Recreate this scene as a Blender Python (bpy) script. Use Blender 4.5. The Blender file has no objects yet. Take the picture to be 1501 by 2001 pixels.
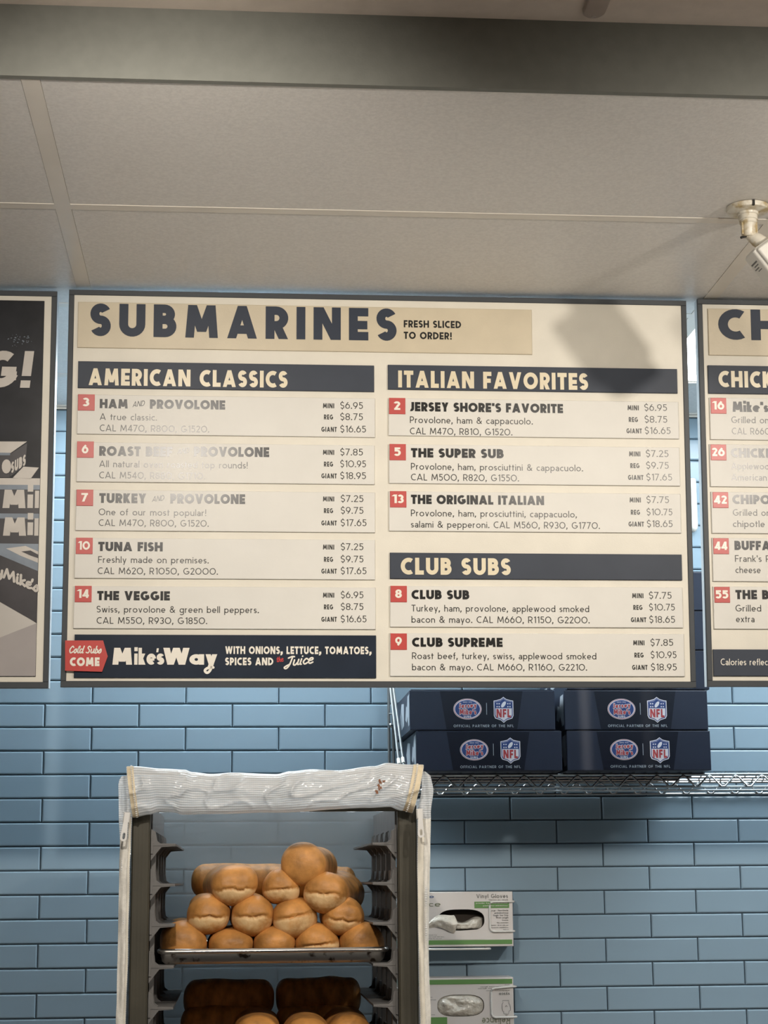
import bpy, math, random
from mathutils import Vector, Matrix, noise

random.seed(7)
C = bpy.context.scene.collection
PI = math.pi
CZ = 1.55                      # eye height above the floor
CEIL = CZ + 1.152              # kitchen ceiling height
WALL_Y = 4.40                  # tiled wall
BOARD_Y = 3.503                # face of the menu boards at their lower edge
TILT, PIV = 0.062, CZ+0.367    # they lean forward at the top, turning about the lower edge

# ------------------------------------------------------------------ camera
FPX = 3549.1
pitch, yaw, roll = 0.2000, 0.0814, -0.0077
fw = Vector((math.sin(yaw)*math.cos(pitch), math.cos(yaw)*math.cos(pitch), math.sin(pitch)))
rt0 = Vector((math.cos(yaw), -math.sin(yaw), 0)); up0 = rt0.cross(fw)
rt = rt0*math.cos(roll) + up0*math.sin(roll)
up = -rt0*math.sin(roll) + up0*math.cos(roll)
cam = bpy.data.cameras.new('camera'); camo = bpy.data.objects.new('camera', cam); C.objects.link(camo)
M = Matrix((( rt.x, up.x, -fw.x, 0), (rt.y, up.y, -fw.y, 0), (rt.z, up.z, -fw.z, CZ), (0, 0, 0, 1)))
camo.matrix_world = M
cam.sensor_fit = 'VERTICAL'; cam.sensor_height = 24.0; cam.lens = 24.0*FPX/2001.0
cam.clip_start = 0.05; cam.clip_end = 60
bpy.context.scene.camera = camo

def P(px, py, Y):
    """point of the room at depth Y that the measured photo position (px, py) belongs to"""
    d = fw + rt*((px-750.5)/FPX) - up*((py-1000.5)/FPX)
    k = Y/d.y
    return Vector((d.x*k, Y, d.z*k + CZ))
def PZ(px, py, Z):
    d = fw + rt*((px-750.5)/FPX) - up*((py-1000.5)/FPX)
    k = (Z-CZ)/d.z
    return Vector((d.x*k, d.y*k, Z))

# ------------------------------------------------------------------ world, exposure, lights
sc = bpy.context.scene
w = bpy.data.worlds.new('world'); sc.world = w; w.use_nodes = True
w.node_tree.nodes['Background'].inputs[0].default_value = (0.9, 0.95, 1.0, 1)
w.node_tree.nodes['Background'].inputs[1].default_value = 0.15
sc.view_settings.view_transform = 'Standard'; sc.view_settings.look = 'None'
sc.view_settings.exposure = 0.38; sc.view_settings.gamma = 1.0
sc.view_settings.use_curve_mapping = False

def spot(name, loc, target, energy, col, size, angle=100, blend=0.6):
    l = bpy.data.lights.new(name, 'SPOT'); l.energy = energy; l.color = col
    l.shadow_soft_size = size; l.spot_size = math.radians(angle); l.spot_blend = blend
    o = bpy.data.objects.new(name, l); C.objects.link(o); o.location = loc
    o.rotation_euler = (Vector(target)-Vector(loc)).to_track_quat('-Z', 'Y').to_euler()
    return o
def area(name, loc, rot, sx, sy, energy, col):
    l = bpy.data.lights.new(name, 'AREA'); l.shape = 'RECTANGLE'; l.size = sx; l.size_y = sy
    l.energy = energy; l.color = col
    o = bpy.data.objects.new(name, l); C.objects.link(o); o.location = loc; o.rotation_euler = rot
    return o
WARM = (1.0, 0.92, 0.82)
# ceiling spotlights over the counter, aimed at the menu boards
LZ = CZ+0.985
spot('spot_light', (-0.17, 1.70, LZ), (-0.05, 3.50, CZ+0.38), 55, WARM, 0.035, 90, 1.0)
spot('spot_light', (1.44, 1.70, LZ), (1.05, 3.50, CZ+0.38), 55, WARM, 0.035, 90, 1.0)
spot('spot_light', (0.90, 1.70, CZ+0.955), (0.60, 3.50, CZ+0.35), 20, WARM, 0.035, 90, 1.0)
# unseen lamps added above the counter so its bounce brightens the ceiling
for x in (-0.9, 0.1, 1.1, 2.1): spot('bounce_lamp', (x, 2.05, CZ+1.24), (x, 2.05, 0), 30, WARM, 0.05, 96, 0.5)
# unseen area lamp added as general fill from the customers' side
area('shop_fill', (0.6, -1.0, CZ+1.20), (0, 0, 0), 2.4, 1.2, 5, (1.0, 0.90, 0.78))
COOL = (0.86, 0.95, 1.0)
TROFFER_EMIT = 10.5; STRIP_EMIT = 40.0

# ------------------------------------------------------------------ materials
def nd(nt, t, **kw):
    n = nt.nodes.new(t)
    for k, v in kw.items(): setattr(n, k, v)
    return n
def mat(name, col, rough=0.5, metal=0.0, var=0.06, scale=20.0, bump=0.0, bscale=200.0, coat=0.0, spec=0.5, col2=None, dist=1.0, lo=0.35, hi=0.65, detail=4):
    m = bpy.data.materials.new(name); m.use_nodes = True; nt = m.node_tree
    b = nt.nodes['Principled BSDF']
    b.inputs['Roughness'].default_value = rough; b.inputs['Metallic'].default_value = metal
    b.inputs['Coat Weight'].default_value = coat; b.inputs['Coat Roughness'].default_value = 0.12
    b.inputs['Specular IOR Level'].default_value = spec
    tc = nd(nt, 'ShaderNodeTexCoord'); nz = nd(nt, 'ShaderNodeTexNoise')
    nz.inputs['Scale'].default_value = scale; nz.inputs['Detail'].default_value = detail
    nt.links.new(tc.outputs['Object'], nz.inputs['Vector'])
    rp = nd(nt, 'ShaderNodeValToRGB')
    c1 = [c*(1-var) for c in col]; c2 = [min(1, c*(1+var)) for c in col] if col2 is None else col2
    rp.color_ramp.elements[0].position = lo; rp.color_ramp.elements[1].position = hi
    rp.color_ramp.elements[0].color = (*c1, 1); rp.color_ramp.elements[1].color = (*c2, 1)
    nt.links.new(nz.outputs['Fac'], rp.inputs['Fac']); nt.links.new(rp.outputs['Color'], b.inputs['Base Color'])
    if bump:
        n2 = nd(nt, 'ShaderNodeTexNoise'); n2.inputs['Scale'].default_value = bscale; n2.inputs['Detail'].default_value = 3
        nt.links.new(tc.outputs['Object'], n2.inputs['Vector'])
        bp = nd(nt, 'ShaderNodeBump'); bp.inputs['Strength'].default_value = bump; bp.inputs['Distance'].default_value = 0.001*dist
        nt.links.new(n2.outputs['Fac'], bp.inputs['Height']); nt.links.new(bp.outputs['Normal'], b.inputs['Normal'])
    return m
def flat(name, col, rough=0.35, coat=0.0, spec=0.35): return mat(name, col, rough, var=0.02, coat=coat, spec=spec)

M_tile = mat('blue_glazed_tile', (0.235, 0.325, 0.395), 0.16, var=0.035, scale=3, bump=0.10, bscale=22, dist=1.0)
M_grout = mat('dark_grout', (0.035, 0.055, 0.075), 0.9, var=0.2, scale=60)
M_panel = mat('ceiling_panel', (0.80, 0.775, 0.735), 0.42, var=0.05, scale=160, bump=0.5, bscale=260, dist=0.6)
M_tee = mat('painted_tee', (0.82, 0.77, 0.69), 0.35, var=0.03, scale=8)
M_teed = mat('grid_reveal', (0.10, 0.085, 0.07), 0.8)
M_bulk = mat('bulkhead_paint', (0.21, 0.215, 0.19), 0.75, var=0.04, scale=40, bump=0.2, bscale=300)
M_shopceil = mat('shop_ceiling_paint', (0.74, 0.65, 0.57), 0.8, var=0.04, scale=30, bump=0.2, bscale=300)
M_plaster = mat('shop_wall_paint', (0.50, 0.48, 0.45), 0.8)
M_floor = mat('floor_tiles', (0.22, 0.15, 0.12), 0.5, var=0.15, scale=4)
M_frame = mat('charcoal_frame', (0.066, 0.072, 0.078), 0.42, var=0.05, scale=9, bump=0.1, bscale=150, spec=.2)
M_edge = flat('frame_white_edge', (0.62, 0.66, 0.68), 0.5)
M_cream = mat('cream_board', (0.74, 0.70, 0.60), 0.45, var=0.03, scale=14, bump=0.15, bscale=400)
M_tan = mat('tan_title', (0.60, 0.52, 0.375), 0.40, var=0.05, scale=10, bump=0.15, bscale=300)
M_white = mat('offwhite_panel', (0.74, 0.72, 0.665), 0.38, var=0.02, scale=12, bump=0.10, bscale=160, spec=0.22)
M_head = mat('slate_header', (0.054, 0.063, 0.082), 0.42, var=0.05, scale=12, spec=.15)
M_navy = mat('navy_banner', (0.018, 0.026, 0.042), 0.35, var=0.1, scale=12, spec=.15)
M_red = mat('red_tag', (0.52, 0.050, 0.040), 0.36, var=0.04, scale=12)
M_inkd = flat('slate_ink', (0.040, 0.049, 0.070), 0.4, 0, .15)
M_ink = flat('black_ink', (0.018, 0.018, 0.017), 0.25, 0.0, .30)
M_ink2 = flat('grey_ink', (0.050, 0.048, 0.044), 0.25, 0.0, .30)
M_inkc = mat('cream_ink', (0.74, 0.65, 0.46), 0.35, var=0.03)
M_inkw = mat('white_ink', (0.85, 0.80, 0.70), 0.35, var=0.02)
M_inkr = flat('red_ink', (0.55, 0.04, 0.04), 0.4)

# ------------------------------------------------------------------ mesh helpers
class MB:
    def __init__(s): s.v = []; s.f = []; s.m = []
    def add(s, vs, fs, mi=0):
        o = len(s.v); s.v += [tuple(v) for v in vs]; s.f += [tuple(i+o for i in f) for f in fs]; s.m += [mi]*len(fs)
    def box(s, x0, x1, y0, y1, z0, z1, mi=0, T=None):
        vs = [Vector((x, y, z)) for x in (x0, x1) for y in (y0, y1) for z in (z0, z1)]
        if T is not None: vs = [T@v for v in vs]
        s.add(vs, [(0,1,3,2), (4,6,7,5), (0,4,5,1), (2,3,7,6), (0,2,6,4), (1,5,7,3)], mi)
    def bevbox(s, x0, x1, y0, y1, z0, z1, b=0.001, mi=0, T=None):
        # box whose front (-y) edges are chamfered
        vs = []
        for (y, i) in ((y1, 0), (y0+b, 0), (y0, b)):
            vs += [Vector((x0+i, y, z0+i)), Vector((x1-i, y, z0+i)), Vector((x1-i, y, z1-i)), Vector((x0+i, y, z1-i))]
        if T is not None: vs = [T@v for v in vs]
        fs = [(3,2,1,0)] + [(k+j, k+(j+1)%4, k+4+(j+1)%4, k+4+j) for k in (0,4) for j in range(4)] + [(8,9,10,11)]
        s.add(vs, fs, mi)
    def tube(s, pts, r, n=8, mi=0, cap=True):
        pts = [Vector(p) for p in pts]; rings = []
        for i, p in enumerate(pts):
            a = pts[max(i-1, 0)]; b = pts[min(i+1, len(pts)-1)]; t = (b-a).normalized()
            ref = Vector((0,0,1)) if abs(t.z) < 0.9 else Vector((1,0,0))
            u = t.cross(ref).normalized(); v = t.cross(u)
            rr = r[i] if isinstance(r, (list, tuple)) else r
            rings.append([p + (u*math.cos(2*PI*k/n) + v*math.sin(2*PI*k/n))*rr for k in range(n)])
        vs = [q for ring in rings for q in ring]
        fs = [(i*n+k, i*n+(k+1)%n, (i+1)*n+(k+1)%n, (i+1)*n+k) for i in range(len(pts)-1) for k in range(n)]
        if cap: fs += [tuple(range(n))[::-1], tuple((len(pts)-1)*n+k for k in range(n))]
        s.add(vs, fs, mi)
    def lathe(s, prof, n=32, mi=0, T=None):
        vs = [Vector((r*math.cos(2*PI*k/n), r*math.sin(2*PI*k/n), z)) for r, z in prof for k in range(n)]
        if T is not None: vs = [T@v for v in vs]
        s.add(vs, [(i*n+k, i*n+(k+1)%n, (i+1)*n+(k+1)%n, (i+1)*n+k) for i in range(len(prof)-1) for k in range(n)], mi)
    def poly(s, pts, y, mi=0):      # flat shape in the x-z plane facing -y
        s.add([(p[0], y, p[1]) for p in pts], [tuple(range(len(pts)))], mi)
    def prism(s, pts, y0, y1, mi=0):  # outline (x,z), ccw seen from -y
        n = len(pts)
        s.add([(p[0], y0, p[1]) for p in pts] + [(p[0], y1, p[1]) for p in pts],
              [tuple(range(n)), tuple(range(2*n-1, n-1, -1))] + [(i, i+n, (i+1)%n+n, (i+1)%n) for i in range(n)], mi)
    def grid(s, fn, nu, nv, mi=0):
        vs = [fn(i/nu, j/nv) for j in range(nv+1) for i in range(nu+1)]
        s.add(vs, [(j*(nu+1)+i, j*(nu+1)+i+1, (j+1)*(nu+1)+i+1, (j+1)*(nu+1)+i) for j in range(nv) for i in range(nu)], mi)
    def mesh(s, name, mats, smooth=False):
        me = bpy.data.meshes.new(name); me.from_pydata(s.v, [], s.f)
        for m in (mats if isinstance(mats, (list, tuple)) else [mats]): me.materials.append(m)
        me.polygons.foreach_set('material_index', s.m)
        if smooth: me.polygons.foreach_set('use_smooth', [True]*len(s.f))
        me.update(); return me
    def build(s, name, mats, parent=None, smooth=False, **props):
        o = bpy.data.objects.new(name, s.mesh(name, mats, smooth)); C.objects.link(o)
        if parent is not None: o.parent = parent; o.matrix_parent_inverse = parent.matrix_basis.inverted()
        for k, v in props.items(): o[k] = v
        return o
def auto(o, ang=40):
    # smooth shading with sharp edges above the angle
    me = o.data; me.polygons.foreach_set('use_smooth', [True]*len(me.polygons))
    try: me.set_sharp_from_angle(angle=math.radians(ang))
    except Exception: pass
    return o
def thing(name, label, cat, loc=(0,0,0), group=None):
    o = bpy.data.objects.new(name, None); C.objects.link(o); o.location = loc; o.empty_display_size = 0.05
    o['label'] = label; o['category'] = cat
    if group: o['group'] = group
    return o

# ------------------------------------------------------------------ stroke lettering
def arcpts(cx, cy, rx, ry, a0, a1, n=None):
    n = n or max(3, int(abs(a1-a0)/15))
    return [(cx+rx*math.cos(math.radians(a0+(a1-a0)*i/n)), cy+ry*math.sin(math.radians(a0+(a1-a0)*i/n))) for i in range(n+1)]
class LP(list): pass
class G:
    def __init__(s, w, wd): s.w = w; s.h = w/2; s.d = wd/2; s.e = (wd-w)/2; s.P = []; s.k = 0
    def put(s, q):
        q = LP(q); q.k = s.k; s.P.append(q)
    def V(s, x, y0, y1): s.k += 1; s.put([(x-s.d, y0-s.e), (x+s.d, y0-s.e), (x+s.d, y1+s.e), (x-s.d, y1+s.e)])
    def H(s, x0, x1, y): s.k += 1; s.put([(x0-s.e, y-s.d), (x1+s.e, y-s.d), (x1+s.e, y+s.d), (x0-s.e, y+s.d)])
    def D(s, x0, y0, x1, y1):
        L = math.hypot(x1-x0, y1-y0); hw = s.d*L/abs(y1-y0)*0.96
        if y0 > y1: x0, y0, x1, y1 = x1, y1, x0, y0
        k = (x1-x0)/(y1-y0); x0 -= k*s.e; x1 += k*s.e; y0 -= s.e; y1 += s.e
        s.k += 1; s.put([(x0-hw, y0), (x0+hw, y0), (x1+hw, y1), (x1-hw, y1)])
    def A(s, cx, cy, rx, ry, a0, a1):
        s.k += 1; n = max(4, int(abs(a1-a0)/13)); o = arcpts(cx, cy, rx+s.d, ry+s.d, a0, a1, n); i_ = arcpts(cx, cy, max(rx-s.d, 0), max(ry-s.d, 0), a0, a1, n)
        for j in range(n): s.put([i_[j], o[j], o[j+1], i_[j+1]])
    def L(s, pts):
        s.k += 1
        n = len(pts); nr = []
        for i in range(n):
            a = pts[max(i-1, 0)]; b = pts[min(i+1, n-1)]
            if pts[0] == pts[-1] or (abs(pts[0][0]-pts[-1][0])+abs(pts[0][1]-pts[-1][1]) < 1e-6):
                a = pts[(i-1) % (n-1)]; b = pts[(i+1) % (n-1)]
            dx, dy = b[0]-a[0], b[1]-a[1]; l = math.hypot(dx, dy) or 1; nr.append((-dy/l*s.d, dx/l*s.d))
        for i in range(n-1):
            p, q, a, b = pts[i], pts[i+1], nr[i], nr[i+1]
            s.put([(p[0]-a[0], p[1]-a[1]), (q[0]-b[0], q[1]-b[1]), (q[0]+b[0], q[1]+b[1]), (p[0]+a[0], p[1]+a[1])])
    def bowl(s, x0, xr, y0, y1, rx=None):
        ry = (y1-y0)/2; rx = rx or ry
        s.H(x0, xr-rx, y0); s.H(x0, xr-rx, y1); s.A(xr-rx, (y0+y1)/2, rx, ry, -90, 90)
XH = 0.66
LAY = 2.5e-5               # overlapping strokes lie a hair apart, like layers of ink
def glyph(c, w, wd):
    g = G(w, wd); h = w/2; t = 1-h; W = 0.6; xt = XH-h
    k = 1 + w*0.55            # bold faces are wider
    if c == ' ': return [], 0.34
    if c == 'A': W = .78*k; g.D(h*1.1, 0, W/2, 1); g.D(W-h*1.1, 0, W/2, 1); g.H(W*.24, W*.76, .27)
    elif c == 'B': W = .58*k; g.V(h, 0, 1); g.bowl(h, W*.93-h, .53, t); g.bowl(h, W-h, h, .53)
    elif c == 'C': W = .78*k; g.A(W*.54, .5, W*.54-h, .5-h, 58, 302); W = W*.54+(W*.54-h)*.53+h*.55
    elif c == 'D': W = .70*k; g.V(h, 0, 1); g.bowl(h, W-h, h, t, W*.55)
    elif c == 'E': W = .50*k; g.V(h, 0, 1); g.H(h, W, t); g.H(h, W*.95, .47); g.H(h, W, h)
    elif c == 'F': W = .48*k; g.V(h, 0, 1); g.H(h, W, t); g.H(h, W*.92, .47)
    elif c == 'G': W = .78*k; g.A(W*.52, .5, W*.52-h, .5-h, 55, 340); g.H(W*.52, W-h*.4, .44); g.V(W-h*1.2, .2, .44)
    elif c == 'H': W = .68*k; g.V(h, 0, 1); g.V(W-h, 0, 1); g.H(h, W-h, .5)
    elif c == 'I': W = w; g.V(h, 0, 1)
    elif c == 'J': W = .42*k; g.V(W-h, .3, 1); g.A(W*.35, .3, W*.65-h, .3-h, 0, -110)
    elif c == 'K': W = .60*k; g.V(h, 0, 1); g.D(h*1.4, .42, W-h*1.3, 1); g.D(W*.38, .55, W-h*1.2, 0)
    elif c == 'L': W = .46*k; g.V(h, 0, 1); g.H(h, W, h)
    elif c == 'M': W = .86*k; g.D(h*1.1, 0, h+W*.09, 1); g.D(W-h*1.1, 0, W-h-W*.09, 1); g.D(h+W*.09, 1, W/2, .18); g.D(W-h-W*.09, 1, W/2, .18)
    elif c == 'N': W = .70*k; g.V(h, 0, 1); g.V(W-h, 0, 1); g.D(h*1.2, 1, W-h*1.2, 0)
    elif c in 'O0': W = (.84 if c == 'O' else .80)*k; g.A(W/2, .5, W/2-h, .5-h, 0, 360)
    elif c == 'P': W = .54*k; g.V(h, 0, 1); g.bowl(h, W-h, .40, t)
    elif c == 'Q': W = .84*k; g.A(W/2, .5, W/2-h, .5-h, 0, 360); g.D(W*.55, .3, W*.92, -.02)
    elif c == 'R': W = .58*k; g.V(h, 0, 1); g.bowl(h, W-h, .42, t); g.D(W*.5, .42, W-h*1.1, 0)
    elif c in 'S$':
        W = (.52 if c == 'S' else .50)*k; r = (1-w)/4
        g.A(W/2, .5+r, W/2-h, r, 28, 270); g.A(W/2, .5-r, W/2-h, r, 90, -152)
        if c == '$': g.V(W/2, -.12, .06); g.V(W/2, .94, 1.12)
    elif c == 'T': W = .54*k; g.H(0, W, t); g.V(W/2, 0, 1)
    elif c == 'U': W = .66*k; r = W/2-h; g.V(h, h+r, 1); g.V(W-h, h+r, 1); g.A(W/2, h+r, r, r, 180, 360)
    elif c == 'V': W = .74*k; g.D(h*1.1, 1, W/2, 0); g.D(W-h*1.1, 1, W/2, 0)
    elif c == 'W': W = 1.06*k; g.D(h*1.1, 1, W*.29, 0); g.D(W*.5, 1, W*.29, 0); g.D(W*.5, 1, W*.71, 0); g.D(W-h*1.1, 1, W*.71, 0)
    elif c == 'X': W = .66*k; g.D(h, 0, W-h, 1); g.D(h, 1, W-h, 0)
    elif c == 'Y': W = .66*k; g.D(h*1.2, 1, W/2, .42); g.D(W-h*1.2, 1, W/2, .42); g.V(W/2, 0, .46)
    elif c == 'Z': W = .6*k; g.H(0, W, t); g.H(0, W, h); g.D(h*1.5, w*.5, W-h*1.5, 1-w*.5)
    elif c == '1': W = .22+w; g.V(W-h, 0, 1); g.D(W-h-.12-h, .80, W-h, 1)
    elif c == '2': W = .52*k; r = W/2-h; g.A(W/2, t-r, r, r, 165, -35); g.D(h*1.5, h, W/2+r*.78, t-r-r*.5); g.H(h*.4, W, h)
    elif c == '3': W = .52*k; r = (1-w)/4; g.A(W/2-h*.3, .5+r, W/2-h, r, 150, -80); g.A(W/2-h*.3, .5-r, W/2-h*.8, r, 90, -150)
    elif c == '4': W = .60*k; g.V(W*.72, 0, 1); g.H(0, W, .27); g.D(h*1.3, .27, W*.70, 1)
    elif c == '5': W = .52*k; r = .30-h*.3; g.H(W*.2, W*.92, t); g.V(W*.2+h*.3, .52, 1); g.A(W/2-h*.3, h+r, W/2-h*.7, r, 125, -145)
    elif c == '6': W = (.58 if w < .2 else .64)*k; r = .31-h*.2; g.A(W/2, h+r, W/2-h, r, 0, 360); g.L([(h*1.15, h+r), (W*.22+h*.4, .66), (W*.62, 1-h*.3)])
    elif c == '7': W = .54*k; g.H(0, W, t); g.D(W*.30, 0, W-h*1.3, 1-w*.4)
    elif c == '8': W = .56*k; r = (1-w)/4; g.A(W/2, .5+r, W/2-h*1.2, r*.96, 0, 360); g.A(W/2, .5-r, W/2-h, r*1.04, 0, 360)
    elif c == '9': W = (.58 if w < .2 else .64)*k; r = .31-h*.2; g.A(W/2, t-r, W/2-h, r, 0, 360); g.L([(W-h*1.15, t-r), (W*.78-h*.4, .34), (W*.38, h*.3)])
    elif c == '&': W = .70*k; g.A(W*.42, .76, .15, .24-h, 0, 360); g.A(W*.40, .29, W*.40-h, .29-h, 60, 330); g.D(W*.34, .60, W-h, 0); g.D(W*.72, .14, W-h, .46)
    elif c in '.,': 
        W = w*1.5; g.P = []; q_ = g.d; g.d = w*.72; g.V(W/2, 0, w*1.4); g.d = q_
        if c == ',': g.D(W*.2, -.16, W/2, w*.4)
    elif c == '!': W = w*1.2; g.D(W/2, .32, W/2+.001, 1); g.V(W/2, 0, min(w, .2))
    elif c in "'\u2019": W = w; g.V(h, .68, 1)
    elif c == '-': W = .3; g.H(0, W, .35)
    # lowercase
    elif c == 'a' and w > .2: W = .60*k; g.V(W-h, 0, XH); g.A(W*.47, XH/2, W*.47-h, XH/2-h, 0, 360)
    elif c == 'a': W = .46*k; g.V(W-h, 0, XH*.7); g.A(W*.5, XH*.62, W*.5-h, XH*.38-h, 0, 150); g.A(W*.48, XH*.30, W*.48-h, XH*.30-h*.9, 0, 360)
    elif c in 'bp': W = .56*k; g.V(h, 0 if c == 'b' else -.30, 1 if c == 'b' else XH); g.A(W/2, XH/2, W/2-h, XH/2-h, 0, 360)
    elif c in 'dq': W = .56*k; g.V(W-h, 0 if c == 'd' else -.30, 1 if c == 'd' else XH); g.A(W/2, XH/2, W/2-h, XH/2-h, 0, 360)
    elif c == 'c': W = .52*k; g.A(W*.54, XH/2, W*.54-h, XH/2-h, 52, 308); W = W*.54+(W*.54-h)*.62+h*.4
    elif c == 'e' and w > .2: W = .60*k; g.A(W/2, XH/2, W/2-h, XH/2-h, 8, 310); g.P[-1:] = g.P[-1:]; q_ = g.d; g.d *= .62; g.H(h, W-h, XH*.47); g.d = q_
    elif c == 'e': W = .54*k; g.A(W/2, XH/2, W/2-h, XH/2-h, 0, 315); g.H(h, W-h*.6, XH*.5)
    elif c == 'f': W = .30*k; g.V(W*.45, 0, .84); g.A(W*.45+.14, .84, .14, 1-.84-h, 180, 80); g.H(0, W, XH-h)
    elif c == 'g': W = .56*k; g.V(W-h, -.12, XH); g.A(W/2, XH/2, W/2-h, XH/2-h, 0, 360); g.A(W/2, -.12, W/2-h, .2-h*.5, 0, -150)
    elif c in 'hn': W = .50*k; r = W/2-h; g.V(h, 0, 1 if c == 'h' else XH); g.V(W-h, 0, XH-h-r); g.A(W/2, XH-h-r, r, r, 0, 180)
    elif c == 'i': W = w*1.1; g.V(W/2, 0, XH); g.V(W/2, XH+.14, XH+.14+max(w, .1))
    elif c == 'j': W = w*1.1; g.V(W/2, -.2, XH); g.V(W/2, XH+.14, XH+.14+w)
    elif c == 'k': W = .46*k; g.V(h, 0, 1); g.D(h*1.3, .26, W-h*1.4, XH); g.D(W*.4, .38, W-h*1.2, 0)
    elif c == 'l': W = w; g.V(h, 0, 1)
    elif c == 'm': W = .80*k; r = (W/2-h)/2; g.V(h, 0, XH); g.V(W/2, 0, XH-h-r); g.V(W-h, 0, XH-h-r); g.A(h+r, XH-h-r, r, r, 0, 180); g.A(W/2+r, XH-h-r, r, r, 0, 180)
    elif c == 'o': W = .60*k; g.A(W/2, XH/2, W/2-h, XH/2-h, 0, 360)
    elif c == 'r': W = .32*k; g.V(h, 0, XH); g.A(W*.75, XH*.62, W*.75-h, XH*.38-h, 180, 80)
    elif c == 's': W = .38*k; r = (XH-w)/4; g.A(W/2, XH/2+r, W/2-h, r, 30, 270); g.A(W/2, XH/2-r, W/2-h, r, 90, -150)
    elif c == 't': W = .30*k; g.V(W*.45, 0, .88); g.H(0, W, XH-h)
    elif c == 'u': W = .50*k; r = W/2-h; g.V(h, h+r, XH); g.V(W-h, 0, XH); g.A(W/2, h+r, r, r, 180, 360)
    elif c == 'v': W = .50*k; g.D(h*1.1, XH, W/2, 0); g.D(W-h*1.1, XH, W/2, 0)
    elif c == 'w': W = .76*k; g.D(h*1.1, XH, W*.29, 0); g.D(W*.5, XH, W*.29, 0); g.D(W*.5, XH, W*.71, 0); g.D(W-h*1.1, XH, W*.71, 0)
    elif c == 'x': W = .48*k; g.D(h, 0, W-h, XH); g.D(h, XH, W-h, 0)
    elif c == 'y': W = .50*k; g.D(h*1.1, XH, W/2, 0); g.D(W-h*1.1, XH, W*.34, -.30)
    elif c == 'z': W = .46*k; g.H(0, W, xt); g.H(0, W, h); g.D(h*1.5, h, W-h*1.5, xt)
    else: return [], .3
    return g.P, W
def layout(s, w, track=0.13, wd=None):
    x = 0; out = []
    for c in s:
        ps, W = glyph(c, w, wd or w)
        for q in ps:
            r = LP([(p[0]+x, p[1]) for p in q]); r.k = q.k; out.append(r)
        x += W + track
    return out, x-track
def text(mb, s, x0, x1, zb, cap, y, w=0.12, track=0.13, shear=0.0, slope=0.0, mi=0, wd=None, flip=False):
    """lettering s between x0 and x1 on the plane y, baseline zb, capital height cap"""
    ps, W = layout(s, w, track, wd); k = (x1-x0)/W
    for q in ps:
        pts = [(x0 + (p[0]+p[1]*shear)*k, zb + p[1]*cap + p[0]*k*slope) for p in q]
        if flip: cx = x0+x1; cz = 2*zb+cap; pts = [(cx-a, cz-b) for a, b in pts]
        ar = sum(pts[i][0]*pts[(i+1) % len(pts)][1]-pts[(i+1) % len(pts)][0]*pts[i][1] for i in range(len(pts)))
        mb.poly(pts if ar > 0 else pts[::-1], y-q.k*LAY, mi)

# ------------------------------------------------------------------ setting: walls, floor, ceiling
XL, XR = -2.3, 3.0
def struct(name, mb, m, parent=None):
    return mb.build(name, m, parent, kind='structure') if parent is None else mb.build(name, m, parent)
b = MB(); b.box(XL, XR, WALL_Y, WALL_Y+0.12, 0, CEIL+0.25); wall_back = struct('wall_back', b, M_grout)
b = MB(); b.box(XL, XR, -3.2, WALL_Y, -0.1, 0); struct('floor', b, M_floor)
b = MB(); b.box(XL-0.12, XL, -3.2, WALL_Y+0.12, 0, CEIL+0.3); struct('wall_left', b, M_plaster)
b = MB(); b.box(XR, XR+0.12, -3.2, WALL_Y+0.12, 0, CEIL+0.3); struct('wall_right', b, M_plaster)
b = MB(); b.box(XL, XR, -3.3, -3.2, 0, CEIL+0.3); struct('wall_front', b, M_plaster)

TW, TH = 0.2233, 0.0559
tx0, tz0 = -0.4581, CZ+0.3911
def tile_mesh(wid):
    t = MB(); g = 0.0011; bv = 0.0032; d = 0.0048
    x0, x1, z0, z1 = -wid/2+g, wid/2-g, -TH/2+g, TH/2-g
    rings = []
    for (i, y) in ((0, 0.0), (0, -d+0.0026), (bv*0.40, -d+0.0009), (bv, -d)):
        rings += [(x0+i, y, z0+i), (x1-i, y, z0+i), (x1-i, y, z1-i), (x0+i, y, z1-i)]
    fs = [(k*4+j, k*4+(j+1) % 4, k*4+4+(j+1) % 4, k*4+4+j) for k in range(3) for j in range(4)] + [(12, 13, 14, 15)]
    t.add(rings, fs); return t
tm = tile_mesh(TW).mesh('wall_tile', M_tile)
rest = MB(); single = 0
for k in range(-13, 33):
    zc = tz0 - k*TH
    if zc - TH/2 < 0.0: break
    if zc + TH/2 > CEIL+0.004: continue
    off = 0 if k % 2 == 0 else 0.5
    n0 = int((XL-tx0)/TW)-1; n1 = int((XR-tx0)/TW)+1
    for n in range(n0, n1+1):
        xc = tx0 + (n+off+0.5)*TW
        xa, xb = max(xc-TW/2, XL), min(xc+TW/2, XR)
        if xb-xa < 0.02: continue
        if -0.72 < xc < 1.42 and k <= 14 and xb-xa > TW*0.99 and single < 300:
            o = bpy.data.objects.new('wall_tile', tm); C.objects.link(o); o.parent = wall_back
            o.location = (xc, WALL_Y, zc)
            o.rotation_euler = (random.gauss(0, 0.0022), random.gauss(0, 0.001), random.gauss(0, 0.0016)); single += 1
        else:
            t = tile_mesh(xb-xa); cx = (xa+xb)/2
            rest.add([(v[0]+cx, v[1]+WALL_Y, v[2]+zc) for v in t.v], t.f)
rest.build('wall_tiles', M_tile, wall_back, kind='stuff')
b = MB(); b.box(XL, XR, WALL_Y-0.022, WALL_Y-0.0046, CEIL-0.0015, CEIL+0.0005); b.box(XL, XR, WALL_Y-0.0065, WALL_Y-0.0046, CEIL-0.006, CEIL)
struct('trim_1', b, M_tee)

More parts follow.
